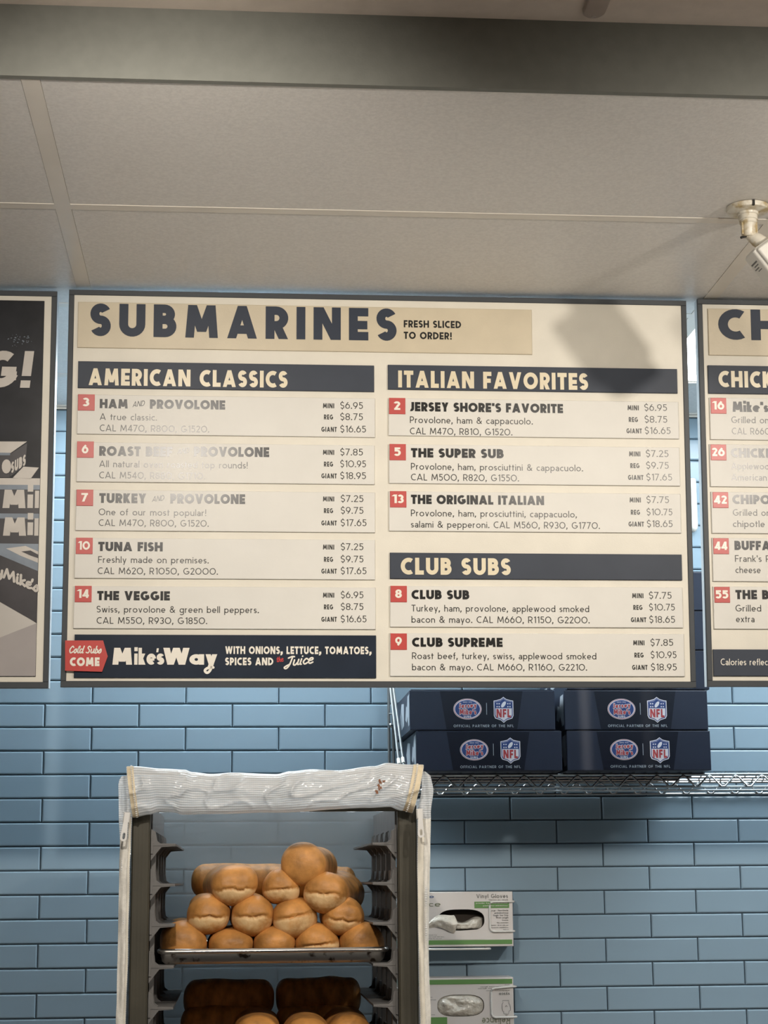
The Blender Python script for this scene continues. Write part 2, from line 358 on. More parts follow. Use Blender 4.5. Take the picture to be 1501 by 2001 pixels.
# suspended ceiling: tee bars carry lay-in panels
ceil_o = None
b = MB(); b.box(XL, XR, 2.492, WALL_Y, CEIL+0.20, CEIL+0.24); ceil_o = struct('ceiling', b, M_plaster)
teeX = [-1.6635, -0.4085+0.0, 0.9370, 2.19]; TWD = 0.0275
teeX = [-1.62, -0.3235, 0.9372, 2.198]
teeX[1] = (-0.2806-0.2565)/2*1.152; teeX[2] = 0.8134*1.152+TWD/2; teeX[0] = teeX[1]-1.246; teeX[3] = teeX[2]+1.246
teeY = [2.6107*1.152+0.016, 3.566+0.012, 4.106]
def tee(x0, x1, y0, y1, slot=False):
    t = MB(); t.box(x0, x1, y0, y1, CEIL-0.0005, CEIL+0.0025)
    if x1-x0 < y1-y0: xm = (x0+x1)/2; t.box(xm-0.001, xm+0.001, y0, y1, CEIL+0.0025, CEIL+0.03)
    else: ym = (y0+y1)/2; t.box(x0, x1, ym-0.001, ym+0.001, CEIL+0.0025, CEIL+0.03)
    t.build('tee_bar', M_tee, ceil_o)
for x in teeX: tee(x-TWD/2, x+TWD/2, 2.500, WALL_Y-0.005)
xs = [XL] + teeX + [XR]
for i in range(len(xs)-1):
    for y in teeY: tee(xs[i]+(TWD/2 if i else 0), xs[i+1]-(TWD/2 if i < len(xs)-2 else 0), y-0.012, y+0.012)
ys = [2.500] + teeY + [WALL_Y]
TROFF = [(3, 2)]
for i in range(len(xs)-1):
    for j in range(len(ys)-1):
        xa = xs[i]+(0.004 if i else 0); xb = xs[i+1]-0.004; ya = ys[j]+0.003; yb = ys[j+1]-0.003
        if (i, j) in TROFF: continue
        if (i, j) == (2, 3): xa = 0.295
        # tegular panel: field drops to just above the flange plane with a narrow shadow reveal round it
        t = MB(); g = TWD/2+0.0006; gy = 0.0135
        t.box(xa, xb, ya, yb, CEIL+0.0035, CEIL+0.016)
        fx0 = xs[i]+(g if i else 0); fx1 = xs[i+1]-(g if i < len(xs)-2 else 0)
        fy0 = ys[j]+(gy if j else 0); fy1 = ys[j+1]-(gy if j < len(ys)-2 else 0.022)
        if (i, j) == (2, 3): fx0 = 0.295
        t.box(fx0, fx1, fy0, fy1, CEIL+0.0005, CEIL+0.0038)
        t.build('ceiling_panel', M_panel, ceil_o)
# bulkhead face and the shop ceiling in front of it
BY = 2.496
zt = P(750, 30, BY).z
b = MB(); b.box(XL, XR, BY, BY+0.012, CEIL-0.0015, zt+0.10); o = struct('wall_bulkhead', b, M_bulk); o.rotation_euler.z = 0.0
b = MB(); b.box(XL, XR, -3.2, BY, zt, zt+0.04); b.build('ceiling_slab', M_shopceil, ceil_o)
# round-ended raceway on the shop ceiling
c0 = PZ(1157, 25, zt)
t = thing('surface_raceway', 'beige round-ended plastic channel fixed flat under the ceiling at the top edge', 'raceway', (c0.x, c0.y, zt))
b = MB(); out = arcpts(c0.x, c0.y-0.014, 0.0165, 0.0165, 0, 180, 12)[::1]
ring = [(c0.x+0.0165, c0.y-0.6)] + [(x, y) for x, y in out] + [(c0.x-0.0165, c0.y-0.6)]
n = len(ring)
vs = [(x, y, zt-0.0005) for x, y in ring] + [(x, y, zt-0.007) for x, y in ring] + [(c0.x+(x-c0.x)*0.86, y-0.002, zt-0.009) for x, y in ring]
b.add(vs, [tuple(range(2*n, 3*n))] + [(i+k*n, (i+1) % n+k*n, (i+1) % n+(k+1)*n, i+(k+1)*n) for k in (0, 1) for i in range(n)])
auto(b.build('channel_cover', mat('raceway_plastic', (0.46, 0.39, 0.34), 0.4), t), 50)
b = MB(); b.lathe([(0.0, -0.0105), (0.0035, -0.0100), (0.0042, -0.0085)], 16, T=Matrix.Translation((c0.x+0.001, c0.y-0.006, zt))); b.build('screw_cap', mat('cap_plastic', (0.50, 0.44, 0.40), 0.4), t)

# ceiling troffer with a glowing prismatic diffuser, behind the boards on the right
def emis(name, col, st):
    m = bpy.data.materials.new(name); m.use_nodes = True; nt = m.node_tree; nt.nodes.clear()
    e = nd(nt, 'ShaderNodeEmission'); e.inputs[0].default_value = (*col, 1); e.inputs[1].default_value = st
    o = nd(nt, 'ShaderNodeOutputMaterial'); nt.links.new(e.outputs[0], o.inputs[0]); return m
M_glow = emis('lamp_diffuser', COOL, TROFFER_EMIT); M_strip = emis('strip_diffuser', COOL, STRIP_EMIT)
def troffer(xa, xb, ya, yb, label, gm=None):
    t = thing('ceiling_light', label, 'ceiling light', ((xa+xb)/2, (ya+yb)/2, CEIL))
    b = MB(); f = 0.006
    for a in ((xa, xb, ya, ya+f), (xa, xb, yb-f, yb), (xa, xa+f, ya+f, yb-f), (xb-f, xb, ya+f, yb-f)): b.box(*a, CEIL+0.0025, CEIL+0.06)
    b.box(xa, xb, ya, yb, CEIL+0.06, CEIL+0.065); b.build('frame', M_tee, t)
    b = MB(); b.box(xa+f, xb-f, ya+f, yb-f, CEIL+0.010, CEIL+0.013); b.build('diffuser', gm or M_glow, t)
troffer(xs[3]+0.016, xs[4]-0.016, ys[2]+0.0125, ys[3]-0.0125, 'bright cool white ceiling light seen through gap between centre and right menu boards')

troffer(-0.34, 0.28, teeY[2]+0.014, WALL_Y-0.025, 'cool strip light close to the wall, hidden behind the centre menu board', M_strip)
# unseen pale counter, added to throw light back to the ceiling
t = thing('bounce_counter', 'pale unseen counter added in front of the rack to bounce light upward', 'counter', (0.3, 2.1, 0))
b = MB(); b.bevbox(-1.9, 2.5, 1.75, 2.75, 0.88, 0.92, 0.004); b.build('worktop', mat('bounce_worktop', (0.66, 0.65, 0.62), 0.5, var=.03), t)
b = MB(); b.box(-1.85, 2.45, 1.85, 2.70, 0.0, 0.88); b.build('base_unit', mat('counter_panel', (0.45, 0.44, 0.42), 0.6), t)

# ------------------------------------------------------------------ menu boards
TH_B = 0.026
def bx(px, py):
    # measured position -> coordinates in the plane of the leaning boards
    d = fw + rt*((px-750.5)/FPX) - up*((py-1000.5)/FPX); tt = math.tan(TILT)
    k = (BOARD_Y-(CZ-PIV)*tt)/(d.y+d.z*tt)
    return d.x*k, PIV+(CZ+k*d.z-PIV)/math.cos(TILT)
def board(name, label, X0, X1, Z0, Z1, th=TH_B, edge_m=None):
    t = thing(name, label, 'menu board', ((X0+X1)/2, BOARD_Y, PIV), 'menu boards hanging under the ceiling')
    f = 0.0105
    b = MB()
    b.bevbox(X0, X1, BOARD_Y, BOARD_Y+0.006, Z1-f, Z1, 0.001); b.bevbox(X0, X1, BOARD_Y, BOARD_Y+0.006, Z0, Z0+f*1.15, 0.001)
    b.bevbox(X0, X0+f, BOARD_Y, BOARD_Y+0.006, Z0+f*1.15, Z1-f, 0.001); b.bevbox(X1-f, X1, BOARD_Y, BOARD_Y+0.006, Z0+f*1.15, Z1-f, 0.001)
    b.build('frame', M_frame, t)
    b = MB(); b.box(X0+0.0005, X1-0.0005, BOARD_Y+0.006, BOARD_Y+th, Z0+0.0005, Z1-0.0005); b.build('backing_tray', M_edge, t)
    b = MB(); b.box(X0+f, X1-f, BOARD_Y+0.0025, BOARD_Y+0.006, Z0+f*1.15, Z1-f); b.build('cream_face', M_cream, t)
    b = MB(); b.box(X0+0.004, X1-0.004, BOARD_Y+0.010, BOARD_Y+0.020, Z1-0.002, Z1+0.0015); b.build('hanger_rail', M_frame, t)
    return t
FY = BOARD_Y+0.0025      # cream face plane
PT = 0.0048               # panel thickness
def panel(t, px0, py0, px1, py1, m, label=None, th=PT, name='menu_panel'):
    x0, z1 = bx(px0, py0); x1, z0 = bx(px1, py1)
    b = MB(); b.bevbox(x0, x1, FY-th, FY, z0, z1, 0.0008)
    o = b.build(name, m, t)
    if label: o['label'] = label
    return o
def letters(parent, items, m, y, name='lettering', label=None):
    b = MB()
    for it in items:
        s, px0, px1, py, cap = it[:5]; kw = it[5] if len(it) > 5 else {}
        x0, zb = bx(px0, py); x1, _ = bx(px1, py); _, zt_ = bx(px0, py-cap)
        text(b, s, x0, x1, zb, zt_-zb, y, **kw)
    o = b.build(name, m, parent)
    if label: o['label'] = label
    return o
YT = FY-PT-0.0004
BOLD = dict(w=0.27, track=0.085); LIGHT = dict(w=0.115, track=0.13); PRICE = dict(w=0.105, track=0.13)
COND = dict(w=0.23, track=0.16); NUM = dict(w=0.225, track=0.08)
def tag_tile(p, px, py, s=32, num='3', x0=None, x1=None):
    xa, z1 = bx(px, py); xb, z0 = bx(px+s, py+s)
    b = MB(); b.bevbox(xa, xb, YT-0.0012, YT+0.0004, z0, z1, 0.0004)
    o = b.build('number_tile', M_red, p)
    wd_ = 13 if len(num) == 1 else 25
    if len(num) == 2 and '1' in num: wd_ = 23
    cx = px+s/2-0.5
    b = MB(); xx0, zb = bx(cx-wd_/2, py+s*0.74); xx1, _ = bx(cx+wd_/2, py+s*0.74); _, zt2 = bx(cx, py+s*0.22)
    text(b, num, xx0, xx1, zb, zt2-zb, YT-0.0016, **NUM); b.build('number_print', M_inkw, p)
def item(t, rect, num, title, desc, price, base, prx, tpx, m=M_white):
    p = panel(t, *rect, m)
    tag_tile(p, tpx[0], tpx[1], 32, num)
    for a in title:
        pass
    letters(p, title, M_ink, YT, 'title_lettering')
    letters(p, desc, M_ink2, YT, 'description_lettering')
    if price:
        bs, xg, xd = base, prx[0], prx[1]; it = []
        for i, (nm, pr) in enumerate(zip(('MINI', 'REG', 'GIANT'), price)):
            by = bs[i]; dx = prx[2]*i
            ln = {'MINI': 22, 'REG': 18, 'GIANT': 30}[nm]; o = {'MINI': 3, 'REG': 5, 'GIANT': 0}[nm]
            it.append((nm, xg+o+dx, xg+o+ln+dx, by-1, 9.5, COND))
            wd_ = (44 if len(pr) == 5 else 50)
            it.append((pr, xd+dx, xd+wd_+dx, by, 13, PRICE))
        letters(p, it, M_ink2, YT, 'price_lettering')
    return p

x0 = bx(128, 950)[0]; x1 = bx(1350, 950)[0]
x0 = (bx(133, 570)[0]+bx(120, 1345)[0])/2; x1 = (bx(1340, 583)[0]+bx(1362, 1342)[0])/2
z1 = (bx(133, 570)[1]+bx(1340, 583)[1])/2; z0 = (bx(120, 1345)[1]+bx(1362, 1342)[1])/2
cb = board('menu_board', 'centre menu board headed SUBMARINES with two columns of priced subs', x0, x1, z0, z1)
p = panel(cb, 153, 590, 1040, 693, M_tan, 'tan headline panel', th=0.004)
letters(p, [('SUBMARINES', 176, 775, 657, 64, dict(w=0.26, track=0.24))], M_inkd, FY-0.0044, 'headline_lettering')
letters(p, [('FRESH SLICED', 789, 901, 640, 14, dict(w=.22, track=.12)), ('TO ORDER!', 789, 883, 662.5, 14, dict(w=.22, track=.12))], M_ink, FY-0.0044, 'title_lettering')
for rect, s, xa, xb, by in (((153, 706, 731, 766), 'AMERICAN CLASSICS', 173, 562, 753), ((758, 713, 1324, 769), 'ITALIAN FAVORITES', 778, 1149, 757.5), ((762, 1080, 1333, 1134), 'CLUB SUBS', 783, 998, 1123)):
    p = panel(cb, *rect, M_head, 'slate header panel'); letters(p, [(s, xa, xb, by, 33, dict(w=.25, track=.13))], M_inkc, YT, 'headline_lettering')
AND = lambda x, y: ('AND', x, x+23, y, 11, dict(w=.13, track=.10, shear=.25, slope=.12))
item(cb, (152, 771, 733, 855), '3', [('HAM', 195, 250, 798, 18, BOLD), AND(259, 796), ('PROVOLONE', 293, 440, 799, 18, BOLD)],
     [('A true classic.', 195, 307, 821, 13, LIGHT), ('CAL M470, R800, G1520.', 195, 409, 843, 13, LIGHT)], ('$6.95', '$8.75', '$16.65'), (799, 821, 845), (628, 665, 0.0), (153, 771))
item(cb, (151, 864, 732, 947), '6', [('ROAST BEEF', 194, 337, 891, 19, BOLD), AND(346, 888), ('PROVOLONE', 379, 526, 892, 19, BOLD)],
     [('All natural oven roasted top rounds!', 194, 484, 913, 13, LIGHT), ('CAL M540, R880, G1710.', 194, 401, 935, 13, LIGHT)], ('$7.85', '$10.95', '$18.95'), (890, 913, 936), (628, 665, 0.0), (151, 863))
item(cb, (149, 957, 733, 1041), '7', [('TURKEY', 194, 286, 983, 19, BOLD), AND(297, 981), ('PROVOLONE', 333, 479, 984, 19, BOLD)],
     [('One of our most popular!', 193, 403, 1007, 13, LIGHT), ('CAL M470, R800, G1520.', 193, 408, 1028, 13, LIGHT)], ('$7.25', '$9.75', '$17.65'), (981, 1004, 1028), (628, 666, 0.0), (150, 957))
item(cb, (147, 1051, 733, 1133), '10', [('TUNA FISH', 192, 318, 1077, 18, BOLD)],
     [('Freshly made on premises.', 192, 408, 1100, 13, LIGHT), ('CAL M620, R1050, G2000.', 191, 426, 1122, 13, LIGHT)], ('$7.25', '$9.75', '$17.65'), (1075, 1099, 1122), (628, 666, 0.0), (149, 1051))
item(cb, (145, 1145, 734, 1230), '14', [('THE VEGGIE', 190, 332, 1173, 18, BOLD)],
     [('Swiss, provolone & green bell peppers.', 189, 506, 1197, 13, LIGHT), ('CAL M550, R930, G1850.', 189, 405, 1219, 13, LIGHT)], ('$6.95', '$8.75', '$16.65'), (1169, 1192, 1216), (628, 666, 0.0), (147, 1145))
item(cb, (759, 778, 1327, 858), '2', [("JERSEY SHORE'S FAVORITE", 800, 1100, 804, 18, BOLD)],
     [('Provolone, ham & cappacuolo.', 801, 1041, 827, 13, LIGHT), ('CAL M470, R810, G1520.', 801, 1001, 849, 13, LIGHT)], ('$6.95', '$8.75', '$16.65'), (803, 826, 848), (1223, 1259, 0.5), (760, 778))
item(cb, (760, 868, 1329, 950), '5', [('THE SUPER SUB', 803, 984, 894, 18, BOLD)],
     [('Provolone, ham, prosciuttini & cappacuolo.', 803, 1139, 918, 13, LIGHT), ('CAL M500, R820, G1550.', 803, 1014, 939, 13, LIGHT)], ('$7.25', '$9.75', '$17.65'), (893, 916, 939), (1226, 1262, 0.5), (761, 868))
item(cb, (760, 960, 1331, 1042), '13', [('THE ORIGINAL ITALIAN', 803, 1063, 985, 18, BOLD)],
     [('Provolone, ham, prosciuttini, cappacuolo,', 803, 1127, 1009, 13, LIGHT), ('salami & pepperoni. CAL M560, R930, G1770.', 803, 1172, 1031, 13, LIGHT)], ('$7.75', '$10.75', '$18.65'), (983, 1007, 1030), (1227, 1263, 0.5), (762, 960))
item(cb, (762, 1145, 1335, 1227), '8', [('CLUB SUB', 804, 917, 1171, 18, BOLD)],
     [('Turkey, ham, provolone, applewood smoked', 804, 1151, 1195, 13, LIGHT), ('bacon & mayo. CAL M660, R1150, G2200.', 804, 1152, 1217, 13, LIGHT)], ('$7.75', '$10.75', '$18.65'), (1170, 1193, 1217), (1232, 1268, 0.3), (763, 1145))
item(cb, (762, 1237, 1338, 1322), '9', [('CLUB SUPREME', 805, 982, 1264, 18, BOLD)],
     [('Roast beef, turkey, swiss, applewood smoked', 805, 1165, 1288, 13, LIGHT), ('bacon & mayo. CAL M660, R1160, G2210.', 805, 1147, 1310, 13, LIGHT)], ('$7.85', '$10.95', '$18.95'), (1262, 1286, 1310), (1234, 1271, 0.5), (763, 1238))
p = panel(cb, 146, 1240, 735, 1325, M_navy, 'dark navy banner panel')
# brush lettering: centre lines drawn as ribbons with round joints
RK = [0]
def ribbon(mb, paths, x0, z0, sx, sz, wd, y):
    for path in paths:
        # smooth the path
        pts = [Vector((a, b_)) for a, b_ in path]
        if len(pts) > 2:
            sm = []
            for i in range(len(pts)-1):
                p0 = pts[max(i-1, 0)]; p1 = pts[i]; p2 = pts[i+1]; p3 = pts[min(i+2, len(pts)-1)]
                for k in range(4):
                    u = k/4; sm.append(0.5*((2*p1)+(-p0+p2)*u+(2*p0-5*p1+4*p2-p3)*u*u+(-p0+3*p1-3*p2+p3)*u**3))
            pts = sm+[pts[-1]]
        w3 = [Vector((x0+q.x*sx, z0+q.y*sz)) for q in pts]
        RK[0] = (RK[0]+1) % 8; yy = y-RK[0]*3*LAY
        for j, q in enumerate((w3[0], w3[-1])): mb.poly([(q.x+wd/2*math.cos(a*PI/6), q.y+wd/2*math.sin(a*PI/6)) for a in range(12)], yy-(1+j)*LAY)
        nr = []
        for i in range(len(w3)):
            d = w3[min(i+1, len(w3)-1)]-w3[max(i-1, 0)]
            nr.append(Vector((-d.y, d.x)).normalized()*wd/2 if d.length > 1e-9 else Vector((0, 0)))
        for i in range(len(w3)-1):
            q = [w3[i]-nr[i], w3[i+1]-nr[i+1], w3[i+1]+nr[i+1], w3[i]+nr[i]]
            mb.poly(q, yy)
# script glyph centre lines, unit = capital height
SCR = {
 'M': ([[(.06,.05),(.28,.95)],[(.28,.95),(.48,.15)],[(.48,.15),(.78,.95)],[(.78,.95),(.86,.05)]], .98),
 'i': ([[(.12,.62),(.10,.12),(.2,.06)],[(.14,.88),(.15,.90)]], .27),
 'k': ([[(.12,.98),(.10,.05)],[(.42,.62),(.16,.34),(.44,.06)]], .50),
 'e': ([[(.10,.34),(.36,.42),(.34,.60),(.14,.56),(.08,.25),(.22,.05),(.44,.14)]], .46),
 "'": ([[(.06,1.0),(.02,.80)]], .10),
 's': ([[(.02,.12),(.30,.62),(.36,.25),(.22,.03),(.04,.16)]], .42),
 'W': ([[(.08,.95),(.24,.06)],[(.24,.06),(.48,.85)],[(.48,.85),(.60,.06)],[(.60,.06),(.92,.98)]], .96),
 'a': ([[(.40,.50),(.22,.62),(.06,.34),(.18,.04),(.38,.22)],[(.42,.62),(.40,.12),(.52,.06)]], .54),
 'y': ([[(.06,.62),(.08,.18),(.28,.10),(.42,.30)],[(.46,.62),(.40,-.10),(.18,-.36),(.02,-.20),(.40,-.02)]], .55),
 'C': ([[(.50,.80),(.34,.98),(.08,.50),(.22,.04),(.50,.22)]], .56),
 'o': ([[(.22,.60),(.05,.34),(.18,.04),(.36,.30),(.22,.60),(.44,.52)]], .42),
 'l': ([[(.06,.30),(.30,.95),(.16,.85),(.12,.12),(.26,.08)]], .30),
 'd': ([[(.36,.55),(.16,.58),(.06,.26),(.18,.04),(.38,.28)],[(.50,1.0),(.38,.12),(.50,.08)]], .52),
 'S': ([[(.52,.82),(.34,.98),(.18,.76),(.42,.40),(.30,.06),(.04,.14)]], .56),
 'u': ([[(.08,.60),(.08,.14),(.24,.06),(.38,.30)],[(.42,.60),(.40,.12),(.52,.08)]], .52),
 'b': ([[(.18,.98),(.08,.12),(.24,.04),(.38,.30),(.26,.58),(.10,.36)]], .42),
 'J': ([[(.14,.86),(.40,.98),(.60,.94)],[(.46,.94),(.36,.10),(.16,-.22),(.0,-.06),(.40,.22)]], .60),
 'c': ([[(.38,.50),(.22,.60),(.06,.30),(.20,.04),(.40,.16)]], .40),
 't': ([[(.16,.92),(.08,.12),(.22,.06)],[(.0,.62),(.30,.66)]], .28),
 'h': ([[(.16,.98),(.06,.04)],[(.08,.34),(.28,.60),(.32,.10),(.42,.06)]], .44),
 'r': ([[(.08,.62),(.06,.04)],[(.06,.38),(.20,.60),(.34,.56)]], .34),
}
def script(mb, s, xa, xb, zb, cap, wd, y, shear=0.0, slope=0.0):
    tot = sum((SCR[c][1] if c in SCR else .3) for c in s); x = 0; k = (xb-xa)/tot
    for c in s:
        if c in SCR:
            paths = [[(x+a+b_*shear, b_+(x+a)*slope*k/cap) for a, b_ in q] for q in SCR[c][0]]
            ribbon(mb, paths, xa, zb, k, cap, wd, y); x += SCR[c][1]
        else: x += .3
def scr(parent, s, px0, px1, py, cap, wdpx, m, y, **kw):
    x0, zb = bx(px0, py); x1, _ = bx(px1, py); _, zt_ = bx(px0, py-cap)
    b = MB(); script(b, s, x0, x1, zb, zt_-zb, wdpx*0.00097, y, **kw); return b.build('script_lettering', m, parent)
letters(p, [("M", 219, 259, 1299, 33, dict(w=.30)), ("ike", 262, 305, 1299, 33, dict(w=.235, track=.05)), ("'", 303, 307, 1291, 24, dict(w=.25, shear=.2)), ('s', 306, 321, 1299, 33, dict(w=.23)), ('W', 318, 371, 1299, 33, dict(w=.30)), ('ay', 370, 425, 1299, 31, dict(w=.24, track=.05))], M_inkw, YT, 'brand_lettering')
xa, zb = bx(400, 1308); xb, _ = bx(424, 1308); b = MB(); ribbon(b, [[(.62, .45), (.45, -.10), (.20, -.34), (.02, -.12), (.25, .12), (.70, .18)]], xa, zb, xb-xa, 0.020, 0.0050, YT-0.0006); b.build('script_lettering', M_inkw, p)
letters(p, [('WITH ONIONS, LETTUCE, TOMATOES,', 440, 726, 1278, 15, dict(w=.24, track=.12)), ('SPICES AND', 440, 534, 1300, 15, dict(w=.24, track=.12))], M_inkw, YT)
scr(p, 'the', 541, 554, 1294, 10, 1.6, M_inkr, YT, slope=.1)
scr(p, 'Juice', 556, 611, 1303, 19, 3.0, M_inkw, YT, shear=.2, slope=.12)
pts = [bx(*q) for q in ((128, 1311), (200, 1313), (211, 1283), (202, 1252), (128, 1252))]
b = MB(); b.prism(pts, BOARD_Y-0.0075, BOARD_Y-0.0045); rt_ = b.build('red_arrow_tag', M_red, cb)
scr(rt_, 'Cold Subs', 135, 198, 1277, 14, 2.4, M_inkw, BOARD_Y-0.0079, shear=.15)
letters(rt_, [('COME', 137, 195, 1302, 17, dict(w=.28, track=.10))], M_inkw, BOARD_Y-0.0079)

# right board
rx0 = (bx(1360, 585)[0]+bx(1386, 1343)[0])/2
rb = board('menu_board', 'right menu board headed CH with chicken subs, cut by the right edge', rx0, rx0+1.22, bx(1386, 1342)[1], bx(1360, 584)[1])
RX = rx0+1.22-0.02
def rpanel(px0, py0, py1, m, th=PT, label=None):
    x0, z1 = bx(px0, py0); _, z0 = bx(px0, py1)
    b = MB(); b.bevbox(x0, RX, FY-th, FY, z0, z1, 0.0008); o = b.build('menu_panel', m, rb)
    if label: o['label'] = label
    return o
p = rpanel(1383, 603, 694, M_tan, 0.004, 'tan headline panel'); letters(p, [('CHICKEN', 1404, 1795, 664, 60, dict(w=.27, track=.17))], M_inkd, FY-0.0044, 'headline_lettering')
p = rpanel(1383, 714, 769, M_head, label='slate header panel'); letters(p, [('CHICKEN', 1404, 1556, 757, 32, dict(w=.25, track=.13))], M_inkc, YT, 'headline_lettering')
RI = [('16', 1386, 777, 859, [], [('Grilled onions', 1429, 1532, 827, 13, LIGHT), ('CAL R660', 1430, 1505, 849, 13, LIGHT)], 1388),
      ('26', 1386, 868, 951, [('CHICKEN', 1428, 1524, 894, 18, BOLD)], [('Applewood', 1429, 1512, 917, 13, LIGHT), ('American', 1429, 1498, 939, 13, LIGHT)], 1388),
      ('42', 1389, 961, 1042, [('CHIPOTLE', 1431, 1544, 985, 18, BOLD)], [('Grilled onions', 1432, 1535, 1008, 13, LIGHT), ('chipotle', 1432, 1494, 1030, 13, LIGHT)], 1392),
      ('44', 1391, 1051, 1136, [('BUFFALO', 1435, 1536, 1075, 18, BOLD)], [("Frank's R", 1436, 1505, 1098, 13, LIGHT), ('cheese', 1437, 1486, 1120, 13, LIGHT)], 1393),
      ('55', 1393, 1146, 1229, [('THE B', 1437, 1502, 1171, 18, BOLD)], [('Grilled', 1437, 1487, 1195, 13, LIGHT), ('extra', 1438, 1474, 1216, 13, LIGHT)], 1395)]
for num, px, ya, yb, ti, de, tp in RI:
    p = rpanel(px, ya, yb, M_white); tag_tile(p, tp, ya+1, 31, num)
    if ti: letters(p, ti, M_ink, YT, 'title_lettering')
    letters(p, de, M_ink2, YT, 'description_lettering')
    if num == '16': letters(p, [("Mike's", 1431, 1501, 805, 20, dict(w=.28, track=.04))], M_ink, YT, 'title_lettering')
p = rpanel(1393, 1269, 1321, M_head, label='slate footer panel'); letters(p, [('Calories reflect', 1408, 1505, 1300, 13, dict(w=.12, track=.12))], M_inkw, YT)

# left board with a printed poster
lx1 = (bx(108, 570)[0]+bx(98, 1345)[0])/2
lb = board('menu_board', 'left menu board with dark poster of stacked sub boxes, cut by the left edge', lx1-1.22, lx1, bx(98, 1345)[1], bx(108, 569)[1], th=0.04)
px_r = (bx(84.5, 590)[0]+bx(72, 1322)[0])/2
zt_, zb_ = bx(84, 588)[1], bx(73, 1322)[1]
M_poster = mat('poster_print', (0.022, 0.023, 0.027), 0.30, var=0.4, scale=9, spec=.25)
b = MB(); b.bevbox(lx1-1.20, px_r, FY-0.003, FY, zb_, zt_, 0.0006); po = b.build('poster', M_poster, lb)
YP = FY-0.003
def pp(parent, polys, m, lay, name='poster_print'):
    b = MB()
    for q in polys:
        pts = [bx(*v) for v in q]
        pts = [(min(x, px_r-0.0004), z) for x, z in pts]
        ar = sum(pts[i][0]*pts[(i+1) % len(pts)][1]-pts[(i+1) % len(pts)][0]*pts[i][1] for i in range(len(pts)))
        b.poly(pts if ar > 0 else pts[::-1], YP-0.0003*lay)
    return b.build(name, m, parent)
M_pw = mat('print_pale', (0.56, 0.52, 0.47), 0.35, var=0.06, scale=25)
M_pb = mat('print_blue_grey', (0.20, 0.24, 0.29), 0.35, var=0.15, scale=18)
M_pd = mat('print_dark_box', (0.034, 0.030, 0.034), 0.35, var=0.2, scale=20)
M_pf = mat('print_table', (0.36, 0.33, 0.32), 0.35, var=0.12, scale=5)
M_pt = mat('print_tableb', (0.52, 0.49, 0.45), 0.35, var=0.06, scale=6)
L = -640
pp(po, [[(L, 1170), (74.5, 1218), (72.5, 1321), (L, 1321)]], M_pf, 1)
pp(po, [[(L, 1165), (0, 1172), (74.5, 1218), (30, 1234), (0, 1246), (L, 1260)]], M_pt, 2)
pp(po, [[(L, 950), (80, 952), (78, 1000), (77, 1130), (L, 1130)]], M_pd, 2)
pp(po, [[(L, 866), (19, 870), (19, 933), (L, 935)]], M_pd, 2); pp(po, [[(19, 888), (53, 866), (50, 908), (20, 932)]], M_pd, 3)
pp(po, [[(L, 862), (53, 863), (20, 886), (L, 880)], [(46, 912), (76, 914), (60, 936), (25, 934)]], M_pw, 3)
pp(po, [[(L, 876), (20, 885), (20, 890), (L, 886)]], M_pb, 4)
pp(po, [[(L, 930), (80, 935), (80, 950), (L, 944)]], M_pw, 3)
pp(po, [[(L, 943), (80, 948), (80, 957), (L, 954)], [(L, 1000), (80, 1004), (79, 1014), (L, 1009)], [(L, 1055), (77, 1063), (77, 1085), (L, 1068)]], M_pb, 4)
pp(po, [[(L, 1000), (77, 1115), (74.5, 1218), (L, 1120)]][:0] + [[(-200, 1060), (0, 1083), (77, 1115), (74.5, 1217), (0, 1176), (-200, 1120)]], M_pd, 5)
pp(po, [[(-200, 1060), (12, 1070), (50, 1067), (77, 1080), (77, 1116), (0, 1085)]], M_pb, 6)
pp(po, [[(12, 1072), (50, 1067), (77, 1078), (77, 1100), (40, 1086)]], M_pw, 7)
pp(po, [[(42, 1078), (60, 1076), (77, 1084), (77, 1091), (60, 1086)]], M_pd, 8)
lt = [('G!', -36, 60, 757, 72, dict(w=.25, track=.08, shear=.10)), ('M', 4, 51, 993, 36, dict(w=.30, track=.05)), ('i', 53, 65, 993, 40, dict(w=.34, track=.05)), ('M', 5, 52, 1047, 36, dict(w=.30, track=.05)), ('i', 53, 65, 1046, 38, dict(w=.34, track=.05)),
      ('I', 68, 76, 993, 34, dict(w=.5)), ('I', 67, 75, 1047, 34, dict(w=.5))]
for l_ in lt: letters(po, [l_], M_pw, YP-0.0015, 'poster_lettering')
b = MB()
def wbx(px, py): return bx(px, py)
xa, zb = bx(-50, 1118); xb, _ = bx(76, 1118); _, zc = bx(-50, 1098)
script(b, "eyMike's", xa+0.03, xb, zb, zc-zb, 0.0048, YP-0.0027, slope=-.42)
b.build('poster_lettering', M_pw, po); b = MB()
xa, zb = bx(22, 926); xb, _ = bx(50, 926)
text(b, 'SUBS', xa, xb, zb, 0.022, YP-0.0027, w=.3, slope=.62)
b.build('poster_lettering', M_pw, po); b = MB()
b.poly(arcpts(*bx(13, 912), 0.009, 0.014, 0, 345, 14), YP-0.0027)
b.poly(arcpts(*bx(-9, 908), 0.009, 0.014, 0, 345, 14), YP-0.0027)
b.build('poster_lettering', M_pw, po)
# pale scuff on the poster
b = MB()
for i in range(46):
    a, c = bx(14+random.betavariate(2, 2)*52, 664+random.gauss(0, 5)); r = random.uniform(.0004, .0016)
    b.poly([(a-r, c), (a, c-r*.6), (a+r*1.4, c+.0003), (a, c+r)], YP-0.0010)
b.build('scuff_mark', M_pb, po)

for o in (cb, rb, lb): o.rotation_euler.x = TILT

